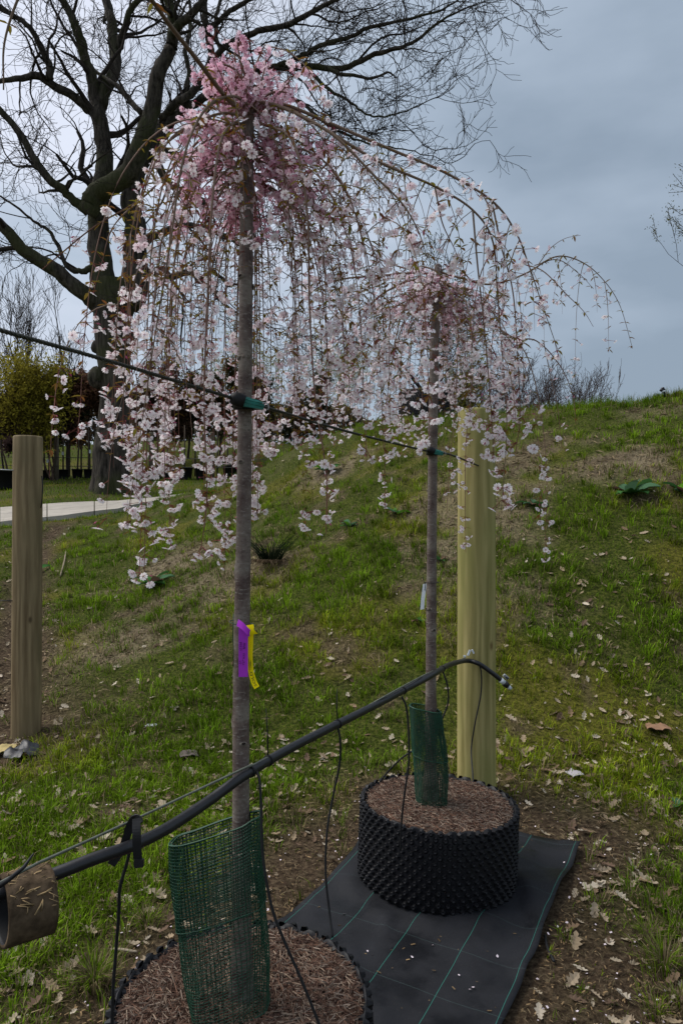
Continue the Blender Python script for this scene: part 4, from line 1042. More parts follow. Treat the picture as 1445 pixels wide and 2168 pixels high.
# cable ties and clips on the pipe
def ring(c, axis, r, thick, width, mat, name, parent, inv, sides=20):
    axis = np.array(axis) / np.linalg.norm(axis); a = np.cross(axis, (0, .1, 1)); a /= np.linalg.norm(a); b = np.cross(axis, a); V = []; mb = MB()
    th = np.arange(sides) * 2 * math.pi / sides
    for (rr, w) in ((r, -width / 2), (r + thick, -width / 2), (r + thick, width / 2), (r, width / 2)): V.append(c + inv + (a * np.cos(th)[:, None] + b * np.sin(th)[:, None]) * rr + axis * w)
    F = [[j * sides + q, j * sides + (q + 1) % sides, ((j + 1) % 4) * sides + (q + 1) % sides, ((j + 1) % 4) * sides + q] for j in range(4) for q in range(sides)]
    mb.add(np.concatenate(V), F); return mb.build(name, mat, parent)
for px in (530, 567, 714, 852, 935):
    c = pipe_at(px); ax = pipe_at(px + 12) - pipe_at(px - 12); ring(c, ax, .0122, .0018, .006, M['rubber'], 'cable_tie', pipe, pinv)
for (px, y0, y1, bx) in ((567, 1592, 1500, 563), (714, 1535, 1458, 713)):
    c = pipe_at(px); mb = MB(); mb.tube(np.array([c, P(px - 1, (y0 + y1) / 2, c[1]), P(bx, y1, c[1])]) + pinv, [.0022, .0018, .0010], 6); mb.build('tie_tail', M['rubber'], pipe)
# hanging strap over wire and pipe
hs = []; d = 1.345
for (q, wd) in (([(236, 1830, 1.36), (262, 1790, 1.365), (275, 1750, 1.36), (284, 1734, 1.35), (292, 1731, 1.335), (297, 1745, 1.325)], .016), ([(290, 1733, 1.33), (290, 1765, 1.318), (291, 1800, 1.318), (294, 1828, 1.322), (295, 1836, 1.322)], .016)):
    p = smooth_path(px_path(q), 24) + pinv; T = np.gradient(p, axis=0); T /= np.linalg.norm(T, axis=1)[:, None]
    sd = np.cross(T, (0, 1., .2)); sd /= np.linalg.norm(sd, axis=1)[:, None]; nn_ = np.cross(T, sd)
    V = np.concatenate([p + sd * wd / 2, p - sd * wd / 2, p - sd * wd / 2 + nn_ * .003, p + sd * wd / 2 + nn_ * .003]); m = len(p)
    F = [[j * m + k, j * m + k + 1, ((j + 1) % 4) * m + k + 1, ((j + 1) % 4) * m + k] for j in range(4) for k in range(m - 1)] + [[0, m, 2 * m, 3 * m], [m - 1, 2 * m - 1, 3 * m - 1, 4 * m - 1]]
    mb = MB(); mb.add(V, F); mb.build('hanger_strap', M['rubber'], pipe, False)
mb = MB(); mb.box(P(294, 1827, 1.316) + pinv, (.018, .006, .014)); mb.build('strap_buckle', M['black'], pipe, False)
# white twists where the pipe is tied to the post
mb = MB(); c = P(992, 1382, 3.52) + pinv; mb.box(c, (.010, .006, .030), Matrix.Rotation(math.radians(22), 3, 'Y')); mb.box(c + np.array((.020, 0, .006)), (.008, .005, .022), Matrix.Rotation(math.radians(-25), 3, 'Y')); mb.box(c + np.array((-.022, 0, -.018)), (.012, .006, .010)); mb.build('tie_clip', M['white'], pipe, False)
# narrow dripper tubes, each reaching into a pot
DR = [
    ('narrow black dripper tube hanging beside the muddy sleeve down past the near pot', [(276, 1797, 1.36), (268, 1830, 1.36), (254, 1880, 1.36), (252, 1930, 1.37), (246, 2010, 1.38), (240, 2090, 1.38), (237, 2190, 1.38), (237, 2260, 1.38)]),
    ('narrow black dripper tube curving from the near trunk into the pot of mulch before it', [(540, 1628, 1.665), (549, 1652, 1.64), (553, 1720, 1.62), (556, 1810, 1.60), (575, 1920, 1.58), (605, 2000, 1.57), (640, 2080, 1.56), (690, 2205, 1.545)]),
    ('narrow black dripper tube dropping to the far rim of the near pot', [(714, 1535, 2.04), (720, 1570, 2.04), (718, 1620, 2.05), (704, 1690, 2.05), (692, 1760, 2.03), (689, 1850, 2.01), (697, 1930, 1.99), (704, 1985, 1.96)]),
    ('narrow black dripper tube dropping before the netted trunk onto mulch', [(850, 1475, 2.50), (860, 1500, 2.50), (865, 1560, 2.50), (864, 1620, 2.50), (856, 1680, 2.50), (850, 1735, 2.52), (847, 1800, 2.545)]),
    ('narrow black dripper tube looping from the pipe behind the small green guard', [(936, 1420, 2.96), (946, 1450, 2.96), (948, 1485, 2.97), (936, 1520, 2.97), (915, 1560, 2.95), (880, 1585, 2.93), (850, 1605, 2.95), (818, 1637, 3.0), (800, 1662, 3.02)]),
    ('narrow black dripper tube hanging down the face of the yellowish post', [(1012, 1402, 3.52), (1018, 1425, 3.52), (1017, 1470, 3.53), (1005, 1530, 3.53), (997, 1585, 3.53), (1000, 1640, 3.40), (1003, 1700, 3.13)]),
]
for lab_, q in DR: thing_tube('dripper_tube', lab_, 'tube', px_path(q), .0033 if q[0][2] < 2.2 else .0038, M['rubber'], 60, 8, 'dripper tubes on the pipe')
# muddy sleeve on the wire
s0, s1 = P(104, 1903, 1.235), P(2, 1932, 1.185)
ax = (s1 - s0); Ls = np.linalg.norm(ax); ax /= Ls; a = np.cross(ax, (0, 0, 1.)); a /= np.linalg.norm(a); b = np.cross(a, ax)
sleeve = empty('muddy_sleeve', s0, 'short mud-caked tube sleeve with straw stuck on it hanging on the guide wire', 'sleeve')
k, m = 40, 14; th = np.arange(k) * 2 * math.pi / k; V = []
for (r0, order) in ((.0565, 1), (.050, -1)):
    for j in range(m)[::order]:
        rr = r0 * (1 + .04 * (fbm(np.cos(th) * 3 + 7, np.sin(th) * 3 + j * .4, 5) - .5)) * np.where(np.sin(th) > .8, 1.06, 1); V.append(ax * Ls * (j / (m - 1) * 1.0 + .012 * np.sin(th)[:, None]) + (a * np.cos(th)[:, None] + b * np.sin(th)[:, None]) * rr[:, None])
V = np.concatenate(V); nj = 2 * m
F = np.array([[j * k + q, j * k + (q + 1) % k, ((j + 1) % nj) * k + (q + 1) % k, ((j + 1) % nj) * k + q] for j in range(nj) for q in range(k)])
mb = MB(); mb.add(V, F); so = mb.build('tube_wall', M['coir'], sleeve); so.data.materials.append(M['rubber'])
pol = so.data.polygons; mi = np.zeros(len(pol), np.int32); mi[m * k:] = 1; pol.foreach_set('material_index', mi)
mb = MB(); r_ = np.random.default_rng(3)
for q in range(110):
    t_, aa = r_.uniform(.05, .95), r_.uniform(-1.9, 1.3) - math.pi / 2 + math.pi; pc = ax * Ls * t_ + (a * math.cos(aa) + b * math.sin(aa)) * .0578; dv = ax * r_.normal() + b * r_.normal() + a * .2 * r_.normal(); dv *= r_.uniform(.004, .014) / np.linalg.norm(dv)
    mb.tube([pc - dv, pc + dv * .2 + (a * math.cos(aa) + b * math.sin(aa)) * .003, pc + dv], r_.uniform(.0006, .0014), 3, np.array((.42, .30, .16)) * r_.uniform(.5, 1.1))
o = mb.build('straw_bits', M['tan'], sleeve); o['kind'] = 'stuff'
mb = MB(); mb.tube(np.array(px_path([(-20, 1890, 1.08), (20, 1862, 1.08), (52, 1835, 1.09), (72, 1806, 1.10)])) - s0, [.004, .004, .003, .0012], 6); mb.build('tie_tail', M['rubber'], sleeve)

# ------------------------------------------------------------------ cable buckles on the trunks
def buckle(c, sc, label):
    root = empty('tree_tie', c, label, 'tree tie', 'tree ties on the cable'); dx = Vector((.93, .28, -.16)).normalized()
    X = np.array(dx); Y = np.cross((0, 0, 1.), X); Y /= np.linalg.norm(Y); Z = np.cross(X, Y); R = np.stack([X, Y, Z], 1)
    ring(np.array(c) + np.array((.0, .030 * sc, 0)), (0, -.1, 1), .030 * sc, .005, .026 * sc, M['rubber'], 'strap', root, -np.array(c), 24)
    mb = MB(); mb.tube([R @ np.array((-.040, -.004, .004)) * sc, R @ np.array((-.028, -.006, .004)) * sc, R @ np.array((-.004, -.006, .001)) * sc], [.011 * sc, .019 * sc, .018 * sc], 10); mb.build('rubber_block', M['rubber'], root)
    prof = [(-.011, -.010), (-.013, .004), (-.006, .013), (.008, .013), (.012, .003), (.010, -.010)]
    V = [R @ np.array((x, y * f, z * f)) * sc for x, f in ((-.012, 1.15), (-.006, 1.2), (.030, 1.0), (.048, .82)) for y, z in prof]
    F = [[j * 6 + q, j * 6 + (q + 1) % 6, (j + 1) * 6 + (q + 1) % 6, (j + 1) * 6 + q] for j in range(3) for q in range(6)]
    mb = MB(); mb.add(V, F); mb.add([V[q] for q in (0, 1, 2, 3, 4, 5)] + [R @ np.array((-.012, 0, 0)) * sc], [[q, 6, (q + 1) % 6] for q in range(6)]); mb.add([V[18 + q] for q in range(6)] + [R @ np.array((.048, 0, 0)) * sc], [[(q + 1) % 6, 6, q] for q in range(6)])
    mb.build('buckle', M['green'], root, False)
    for zz in (-.001, .007):
        mb = MB(); mb.tube([R @ np.array((-.008, -.0148, zz)) * sc, R @ np.array((.044, -.0115, zz - .001)) * sc], .0012 * sc, 5); mb.build('rib', M['green'], root)
    th = np.linspace(-.6, 2.4, 14); hp = [R @ np.array((.050 + .010 * math.cos(q), -.012, -.002 + .011 * math.sin(q))) * sc for q in th]
    mb = MB(); mb.tube(hp, .0016 * sc, 6); mb.build('hook', M['metal'], root)
buckle(P(519, 853, 1.648), .92, 'green plastic tree tie buckle clasping the tall near trunk to the cable')
buckle(P(918, 957, 2.788), .80, 'green plastic tree tie buckle clasping the trunk beside the timber post')

# ------------------------------------------------------------------ green netting guards
def guard(name, label, rings, dz, nv, nh, thick, overlap, seed):
    """rings: list of (centre, rx, ry, rot) bottom to top"""
    c0 = np.array(rings[0][0]); root = empty(name, c0, label, 'tree guard', 'green netting tree guards'); r_ = np.random.default_rng(seed)
    zs = np.linspace(0, 1, len(rings))
    def pt(a, h):
        c = np.array([np.interp(h, zs, [r[0][k] for r in rings]) for k in range(3)]); rx = np.interp(h, zs, [r[1] for r in rings]); ry = np.interp(h, zs, [r[2] for r in rings]); ro = np.interp(h, zs, [r[3] for r in rings])
        ex = np.sign(np.cos(a)) * np.abs(np.cos(a)) ** .75 * rx; ey = np.sign(np.sin(a)) * np.abs(np.sin(a)) ** .75 * ry
        wob = 1 + .05 * np.sin(3 * a + h * 4 + seed) + .03 * np.sin(7 * a - h * 9)
        return np.array((c[0] + (ex * math.cos(ro) - ey * math.sin(ro)) * wob, c[1] + (ex * math.sin(ro) + ey * math.cos(ro)) * wob, c[2] + dz * ex)) - c0
    for layer in range(2):
        mb = MB(); h0, h1 = (0, 1) if layer == 0 else overlap; sc = 1.0 if layer == 0 else 1.04
        hs_ = np.linspace(h0, h1, 12); off = layer * .4
        for k in range(nv):
            a = (k + off) * 2 * math.pi / nv + r_.normal(0, .008); mb.tube([pt(a, h) * np.array((sc, sc, 1)) for h in hs_], thick, 4, None, False)
        m = max(2, int(nh * (h1 - h0)))
        for k in range(m + 1):
            h = h0 + (h1 - h0) * k / m; p = [pt(a, np.clip(h + r_.normal(0, .0006), 0, 1)) * np.array((sc, sc, 1)) for a in np.linspace(0, 2 * math.pi, 41)]; mb.tube(p, thick * (2.2 if k in (0, m) else 1), 4, None, False)
        mb.build('netting' if layer == 0 else 'folded_netting', M['net'], root)
    return root
g_t = P(510, 1780, 1.66); 
guard('tree_guard', 'tall loose green netting guard flaring beside the near trunk on the mulch',
      [(np.array((-.262, 1.640, .315)),   .088, .058, .15), (np.array((-.270, 1.645, .44)), .096, .050, .12), (np.array((-.286, 1.650, .60)), .102, .042, .1), (np.array((-.296, 1.655, .745)), .104, .036, .1)], .30, 58, 58, .00092, (.56, 1.0), 2)
guard('tree_guard', 'small snug green netting guard round the trunk before the timber post',
      [(np.array((.366, 2.800, .322)),   .060, .046, 0), (np.array((.362, 2.805, .44)), .068, .054, 0), (np.array((.350, 2.808, .58)), .066, .05, 0), (np.array((.338, 2.812, .705)), .060, .044, 0)], -.22, 50, 60, .0011, (.5, 1.0), 5)

# ------------------------------------------------------------------ tags
def strip_solid(pts, side, w, th):
    p = np.asarray(pts, float); n = len(p); s_ = np.broadcast_to(np.asarray(side, float), p.shape); s_ = s_ / np.linalg.norm(s_, axis=1)[:, None]
    T = np.gradient(p, axis=0); T /= np.linalg.norm(T, axis=1)[:, None]; nr = np.cross(T, s_); nr /= np.linalg.norm(nr, axis=1)[:, None]
    w = np.broadcast_to(w, (n,))[:, None]
    V = np.concatenate([p - s_ * w / 2, p + s_ * w / 2, p + s_ * w / 2 + nr * th, p - s_ * w / 2 + nr * th])
    F = [[j * n + k, j * n + k + 1, ((j + 1) % 4) * n + k + 1, ((j + 1) % 4) * n + k] for j in range(4) for k in range(n - 1)] + [[0, n, 2 * n, 3 * n], [n - 1, 4 * n - 1, 3 * n - 1, 2 * n - 1]]
    return V, F
dt = 1.652
tagp = empty('plant_tag', P(505, 1320, dt), 'purple plastic plant tag with black handwriting tied on the near trunk', 'tag', 'plant tags')
ti = -P(505, 1320, dt)
mb = MB(); V, F = strip_solid(np.array(px_path([(515, 1330, dt - .012), (515, 1350, dt - .012), (515, 1390, dt - .010), (515, 1433, dt - .012)])) + ti, (1, 0, 0), 19.5 / FPX * dt, .0006); mb.add(V, F); strip_p = mb.build('strip', M['purple'], tagp, False)
mb = MB(); V, F = strip_solid(smooth_path(np.array(px_path([(503, 1318, dt - .005), (514, 1326, dt - .018), (525, 1338, dt - .022), (529, 1341, dt - .016)])) + ti, 14), (.25, .1, .95), 14 / FPX * dt, .0006); mb.add(V, F); mb.build('fold', M['purple'], tagp, False)
# handwriting: pen strokes running down the tag
def pen(strokes, root, inv, depth, w):
    mb = MB()
    for st_ in strokes: mb.tube(np.array([P(x, y, depth) for x, y in st_]) + inv, w, 4)
    return mb.build('handwriting', M['ink'], root)
w1 = [[(516, 1361), (519, 1364), (516, 1366)], [(519, 1363), (515, 1364)], [(519, 1367), (515, 1368), (515, 1370), (519, 1371)], [(514, 1373), (519, 1373)], [(518, 1383), (514, 1384), (518, 1386), (514, 1388), (518, 1389)], [(514, 1391), (517, 1392), (517, 1394), (514, 1394)], [(514, 1396), (513, 1399), (517, 1400)], [(518, 1402), (514, 1403), (513, 1405)], [(517, 1406), (514, 1407), (515, 1408)],
      [(507, 1360), (512, 1360), (509, 1362), (512, 1364), (507, 1364)], [(508, 1367), (512, 1368), (509, 1370), (507, 1369)], [(507, 1374), (511, 1373), (511, 1376), (508, 1377)], [(509, 1398), (507, 1400), (510, 1402), (507, 1404), (510, 1405)]]
pen(w1, strip_p, ti, dt - .0134, .00055)
tagy = empty('plant_tag', P(530, 1322, dt), 'yellow curved plant tag printed SOLD hanging beside the purple tag', 'tag', 'plant tags'); ty_ = -P(530, 1322, dt)
yp = smooth_path(np.array(px_path([(531, 1342, dt - .008), (530, 1365, dt - .007), (529, 1395, dt - .006), (531, 1420, dt - .007), (537, 1442, dt - .010), (544, 1456, dt - .014)])), 30)
T = np.gradient(yp, axis=0); sd = np.stack([-T[:, 2], np.zeros(30), T[:, 0]], 1); wy = np.linspace(11, 12.5, 30) / FPX * dt
mb = MB(); V, F = strip_solid(yp + ty_, sd, wy, .0006); mb.add(V, F); strip_y = mb.build('strip', M['yellow'], tagy, False)
mb = MB(); V, F = strip_solid(smooth_path(np.array(px_path([(529, 1323, dt - .012), (531, 1330, dt - .016), (534, 1337, dt - .018), (536, 1343, dt - .016)])) + ty_, 10), (1, .1, .15), np.array([15, 15, 14.5, 13, 10, 9.5, 11, 14, 17, 19]) / FPX * dt, .0006); mb.add(V, F); mb.build('fold', M['yellow'], tagy, False)
def text_mesh(body):
    cu = bpy.data.curves.new('print', 'FONT'); cu.body = body; cu.resolution_u = 2; ob = bpy.data.objects.new('print', cu); COL.objects.link(ob)
    dg = bpy.context.evaluated_depsgraph_get(); me = bpy.data.meshes.new_from_object(ob.evaluated_get(dg)); bpy.data.objects.remove(ob); return me
sold = text_mesh('SOLD'); sold.name = 'print'; co = np.array([v.co[:] for v in sold.vertices]); co -= co.min(0); Lx, Ly = co[:, 0].max(), co[:, 1].max()
s_arc = np.concatenate([[0], np.cumsum(np.linalg.norm(np.diff(yp, axis=0), axis=1))]); a0, a1 = s_arc[-1] * .965, s_arc[-1] * .69
out = []
for x, y, _ in co:
    s_ = a0 + (a1 - a0) * x / Lx; c = np.array([np.interp(s_, s_arc, yp[:, k]) for k in range(3)]); i = min(29, int(np.searchsorted(s_arc, s_))); sdv = sd[i] / np.linalg.norm(sd[i])
    if sdv[0] < 0: sdv = -sdv
    out.append(c + sdv * ((.5 - y / Ly) * -1) * -1 * .0062 + np.array((0, -.0012, 0)) + ty_)
for v_, c in zip(sold.vertices, out): v_.co = c
sold.materials.clear(); sold.materials.append(M['ink']); link('print', sold, strip_y)
mb = MB()
for off, k0, k1 in ((.0012, 5, 19), (-.0030, 12, 20)):
    q = yp[k0:k1] + np.array((off, -.0012, 0)) + ty_
    for i in range(0, len(q) - 1, 1): mb.tube([q[i], q[i] * .3 + q[i + 1] * .5], .00020, 3)
mb.build('fine_print', M['ink'], strip_y)
# tie wire round the trunk
mb = MB(); c = P(513, 1322, D1); th = np.linspace(0, 2 * math.pi, 32); mb.tube([(c[0] + .0305 * math.cos(q), c[1] + .0305 * math.sin(q), c[2] - .006 * math.cos(q) + .002) for q in th] , .0011, 5); mb.tube(px_path([(494, 1300, 1.66), (494, 1316, 1.655), (493, 1340, 1.655), (494, 1370, 1.655), (494, 1412, 1.658)]), .0011, 5)
o = mb.build('tie_wire', M['net']); tag(o, 'thin green tie wire wrapped round the near trunk above the tags', 'wire')
wt = P(897, 1262, 2.80); tagw = empty('plant_tag', P(897, 1232, 2.80), 'blank white slanted plant tag tied to the trunk by the timber post', 'tag', 'plant tags'); wi = -P(897, 1232, 2.80)
mb = MB(); V, F = strip_solid(np.array(px_path([(898.5, 1236, 2.79), (897, 1250, 2.788), (894.5, 1270, 2.786), (893, 1290, 2.785)])) + wi, (1, -.3, .15), 8.0 / FPX * 2.8, .0008); mb.add(V, F); mb.build('strip', M['white'], tagw, False)
mb = MB(); c = P(913, 1233, D2); mb.tube(np.array([(c[0] + .027 * math.cos(q), c[1] + .027 * math.sin(q), c[2]) for q in th]) + wi, .0013, 5); mb.tube(np.array(px_path([(895, 1219, 2.79), (895, 1228, 2.79), (900, 1234, 2.79), (898, 1250, 2.785)])) + wi, .0014, 5); mb.build('tie', M['rubber'], tagw)

# ------------------------------------------------------------------ leafy weeds and litter
def dock_leaf_mesh(seed, dull):
    r_ = random.Random(seed); V = []; F = []; n = 7
    for k in range(n):
        t_ = k / (n - 1); w = .03 if k == 0 else .23 * math.sin(math.pi * (t_ * .80 + .10)) ** .8 * (1 if k < n - 1 else .35); z = .20 * math.sin(t_ * 2.2) - .10 * t_ * t_
        V += [(t_, -w, z + .07 + .03 * r_.uniform(-1, 1)), (t_, 0, z), (t_, w, z + .07 + .03 * r_.uniform(-1, 1))]
    for k in range(n - 1):
        a = 3 * k; F += [[a, a + 1, a + 4, a + 3], [a + 1, a + 2, a + 5, a + 4]]
    cc = [(.055, .145, .040), (.10, .25, .022), (.075, .150, .080), (.13, .08, .055)][dull]
    return np_mesh('leaf', np.array(V), np.array(F), M['dock'], np.tile(cc, (len(V), 1)), True)
DOCK = [dock_leaf_mesh(k, [0, 2, 1, 0, 3, 2][k]) for k in range(6)]
def dock(px, py, size, n, seed, label):
    g = gpt(px, py); root = empty('dock_plant', g, label, 'weed', 'broad-leaved weeds on the grass'); r_ = random.Random(seed)
    for k in range(n):
        o = link('leaf', DOCK[(seed + k * 5) % 6 if r_.random() < .8 else 0], root); L = size * r_.uniform(.5, .95)
        o.rotation_euler = (r_.uniform(-.45, .45), r_.uniform(-.45, .12), k * 2 * math.pi / n + r_.uniform(-.4, .4)); o.scale = (L, L * r_.uniform(.8, 1.25), L); o.location = (0, 0, .01)
sz = lambda py_px, px, py: py_px / FPX * gpt(px, py)[1]
dock(320, 1243, sz(62, 320, 1243), 11, 1, 'flat dark green broad-leaved weed among dead straw left of the near trunk'.replace(' left of', ' near'))
dock(1335, 1050, sz(66, 1335, 1050), 10, 2, 'bright green broad-leaved weed rosette on the steep bank below the sprinkler')
dock(1440, 1045, sz(48, 1440, 1045), 7, 3, 'dull purplish broad-leaved weed on the bank next to a brighter rosette')
dock(62, 1222, sz(58, 62, 1222), 8, 4, 'green broad-leaved weed half hidden by the weathered post')
dock(690, 1000, sz(40, 690, 1000), 7, 6, 'greyish green broad-leaved weed high on the bank behind the cable')
dock(738, 1118, sz(36, 738, 1118), 7, 7, 'small dark broad-leaved weed mid bank beneath the hanging blossom')
dock(838, 1092, sz(34, 838, 1092), 6, 8, 'small broad-leaved weed by the trunk that has the green guard')
dock(1130, 1072, sz(44, 1130, 1072), 7, 9, 'low flattened broad-leaved weed beside a bare straw patch')
dock(930, 1190, sz(30, 930, 1190), 6, 10, 'little broad-leaved weed behind the slim trunk and timber post')
dock(1432, 1715, sz(40, 1432, 1715), 5, 12, 'few-leaved green weed amid dry leaves at the foot of the bank')
dock(885, 1318, sz(26, 885, 1318), 5, 13, 'tiny broad-leaved weed under the white plant tag')
g = gpt(572, 1195); root = empty('weed_clump', g, 'dark wiry upright weed clump growing on the bank right beside the near trunk'.replace(' right beside', ' beside'), 'weed')
mb = MB(); r_ = np.random.default_rng(2)
for k in range(170):
    a = r_.uniform(0, 6.283); L = r_.uniform(.12, .36); o_ = np.array((math.cos(a), math.sin(a), 0)) * r_.uniform(0, .10); dv = np.array((math.cos(a) * .5, math.sin(a) * .5, 1)); mb.tube([o_, o_ + dv * L * .5, o_ + dv * L + np.array((math.cos(a), math.sin(a), -.3)) * L * .25], [.003, .003, .001], 3, np.array((.030, .042, .022)) * r_.uniform(.6, 1.5))
o = mb.build('stems', M['leaf'], root); o['kind'] = 'stuff'
mb = MB()
for k in range(70):
    a = r_.uniform(0, 6.283); L = r_.uniform(.10, .26); o_ = np.array((r_.normal(0, .1), r_.normal(-.05, .06), .02)); mb.tube([o_, o_ + np.array((math.cos(a) * L * .6, math.sin(a) * L * .3 - .1, .04)), o_ + np.array((math.cos(a) * L, math.sin(a) * L * .5 - .2, -.06))], [.003, .003, .001], 3, np.array((.22, .16, .10)) * r_.uniform(.5, 1.1))
o = mb.build('dead_stems', M['leaf'], root); o['kind'] = 'stuff'

def crumple(px, py, w, h, mat, name, label, cat, seed, curl=.35, col=None):
    g = gpt(px, py); n, m = 12, 9; V = []; s_ = g[1] / FPX; r_ = np.random.default_rng(seed)
    for i in range(n):
        for j in range(m):
            u, v = i / (n - 1) - .5, j / (m - 1) - .5; e = 1 - .35 * abs(v) * float(vnoise(np.array(u * 9 + 3), np.array(v * 3.), seed)) 
            V.append((u * w * s_ * e, v * h * s_ * 1.6, .012 + curl * w * s_ * float(fbm(np.array(u * 3 + seed), np.array(v * 3 + 2.), seed)) * (1 - 1.6 * abs(u) ** 2)))
    F = [[i * m + j, (i + 1) * m + j, (i + 1) * m + j + 1, i * m + j + 1] for i in range(n - 1) for j in range(m - 1)]
    mb = MB(); mb.add(V, F, col); nV = len(V); V2 = np.array(V) - np.array((0, 0, .003)); mb.add(V2, np.array(F)[:, ::-1], col); o = mb.build(name, mat); o.location = tuple(g); o.rotation_euler = (0, 0, r_.uniform(-.4, .4)); return tag(o, label, cat)
crumple(1392, 1552, 50, 26, M['tan'], 'dead_leaf', 'large crumpled orange-brown dead leaf lying on the grass of the bank foot', 'leaf', 3, .45, (.24, .14, .085))
crumple(1216, 1646, 30, 20, M['tan'], 'feather_scrap', 'pale grey feathery scrap on the grass near the timber post', 'litter', 5, .4, (.36, .34, .35))
crumple(320, 1540, 24, 9, M['white'], 'paper_scrap', 'small white paper scrap lying in the grass', 'litter', 7, .12)
crumple(400, 1606, 40, 18, M['tan'], 'dead_leaf', 'dark greyish curled dead leaf on the grass beside the near trunk', 'leaf', 9, .4, (.12, .10, .085))
crumple(8, 1596, 40, 30, M['tan'], 'foam_scrap', 'yellowish foam scrap half under a black sheet scrap', 'litter', 6, .5, (.42, .33, .15))
crumple(46, 1608, 66, 40, M['black'], 'plastic_sheet_scrap', 'bent scrap of black plastic sheet at the foot of the weathered post', 'litter', 14, .7)
thing_tube('plastic_strip', 'short black plastic strip on the soil beside the weed fabric', 'litter', [gpt(1153, 1990) + np.array((0, 0, .012)), gpt(1157, 2015) + np.array((0, 0, .016)), gpt(1172, 2045) + np.array((0, 0, .010))], .005, M['rubber'], 14, 6)
thing_tube('stick', 'pale bare stick lying in the grass beside the near pot', 'stick', [gpt(235, 2022) + np.array((0, 0, .015)), gpt(258, 2025) + np.array((0, 0, .02)), gpt(290, 2027) + np.array((0, 0, .012))], [.005] * 12, M['tan'], 12, 6, col=(.36, .30, .22))
thing_tube('stick', 'thin pale twig lying on the bank above the dark green weed', 'stick', [gpt(286, 1200) + np.array((0, 0, .03)), gpt(300, 1185) + np.array((0, 0, .04)), gpt(318, 1170) + np.array((0, 0, .03))], [.006] * 12, M['tan'], 12, 5, col=(.26, .21, .15))
thing_tube('stick', 'curved pale root stick in the leafy gully by the weathered post', 'stick', [gpt(128, 1225) + np.array((0, 0, .03)), gpt(136, 1198) + np.array((0, 0, .05)), gpt(140, 1172) + np.array((0, 0, .03))], [.010] * 12, M['tan'], 12, 5, col=(.26, .21, .15))
# sprinkler on the crest
g = gpt(1404, 838); g = np.array((P(1402, 838, 9.25)[0], 9.25, float(height(P(1402, 838, 9.25)[0], 9.25)))); zt = P(1400, 820, 9.25)[2]
root = empty('sprinkler', g, 'small dark sprinkler head on a short riser at the bank crest', 'sprinkler'); h = max(zt - g[2], .12)
mb = MB(); mb.tube([(0.03, 0, -.05), (0.02, 0, h * .55), (0.012, 0, h * .62)], [.014, .014, .022], 10); mb.build('riser', M['black'], root)
mb = MB(); mb.tube([(.012, 0, h * .62), (.004, 0, h * .74)], [.024, .024], 12); mb.build('collar', M['white'], root)
mb = MB(); mb.tube([(-.042, 0, h * .72), (-.03, 0, h * .76), (.012, 0, h * .82), (.018, 0, h * .88)], [.008, .02, .026, .018], 10); mb.build('nozzle', M['black'], root)
mb = MB(); mb.tube([(.010, 0, h * .86), (-.004, 0, h * .93), (-.006, 0, h)], [.016, .024, .014], 10); mb.build('head', M['black'], root)

# ------------------------------------------------------------------ the old oak
class Tree:
    def __init__(s, seed): s.r = np.random.default_rng(seed); s.br = []
    def shoot(s, p, d, L, r0, nseg, wig, up):
        pts = [np.array(p, float)]; d = np.array(d, float); d /= np.linalg.norm(d)
        for k in range(nseg):
            d = d + s.r.normal(0, wig, 3) + np.array((0, 0, up)); d /= np.linalg.norm(d); pts.append(pts[-1] + d * L / nseg)
        return np.array(pts), r0 * np.linspace(1, .35, nseg + 1)
    def sprout(s, pts, rad, level, spec, flat=1.0):
        """spec[level] = (children per metre, length range, radius factor, segments, wiggle, up, angle range)"""
        if level >= len(spec): return
        dens, (l0, l1), rf, ns, wig, up, (a0, a1) = spec[level]
        seg = np.linalg.norm(np.diff(pts, axis=0), axis=1); cs = np.concatenate([[0], np.cumsum(seg)]); L = cs[-1]
        n = s.r.poisson(L * dens) + (1 if level > 0 else 0)
        for k in range(n):
            a = L * (s.r.uniform(.12, 1.0) if k else 1.0); p = np.array([np.interp(a, cs, pts[:, q]) for q in range(3)]); i = min(len(pts) - 2, max(0, int(np.searchsorted(cs, a)) - 1))
            T = pts[i + 1] - pts[i]; T = T / (np.linalg.norm(T) + 1e-9); v_ = np.cross(T, s.r.normal(0, 1, 3)); v_ /= np.linalg.norm(v_) + 1e-9
            an = s.r.uniform(a0, a1) if k else s.r.uniform(0, .4); d = T * math.cos(an) + v_ * math.sin(an); d[1] *= flat
            r_here = np.interp(a, cs, rad); r0 = min(r_here * .8, max(r_here * rf * s.r.uniform(.7, 1.2), .0038)); ll = s.r.uniform(l0, l1)
            q, rr = s.shoot(p, d, ll, r0, ns, wig, up); s.br.append((q, rr, level)); s.sprout(q, rr, level + 1, spec, flat)

def limb_px(pts, d0, d1):
    n = len(pts); out = []; w = []
    for k, (x, y, ww) in enumerate(pts):
        d = d0 + (d1 - d0) * k / max(1, n - 1); out.append(P(x, y, d)); w.append(ww / 2 / FPX * d)
    m = max(6, n * 5); return smooth_path(out, m), np.interp(np.linspace(0, 1, m), np.linspace(0, 1, n), w)

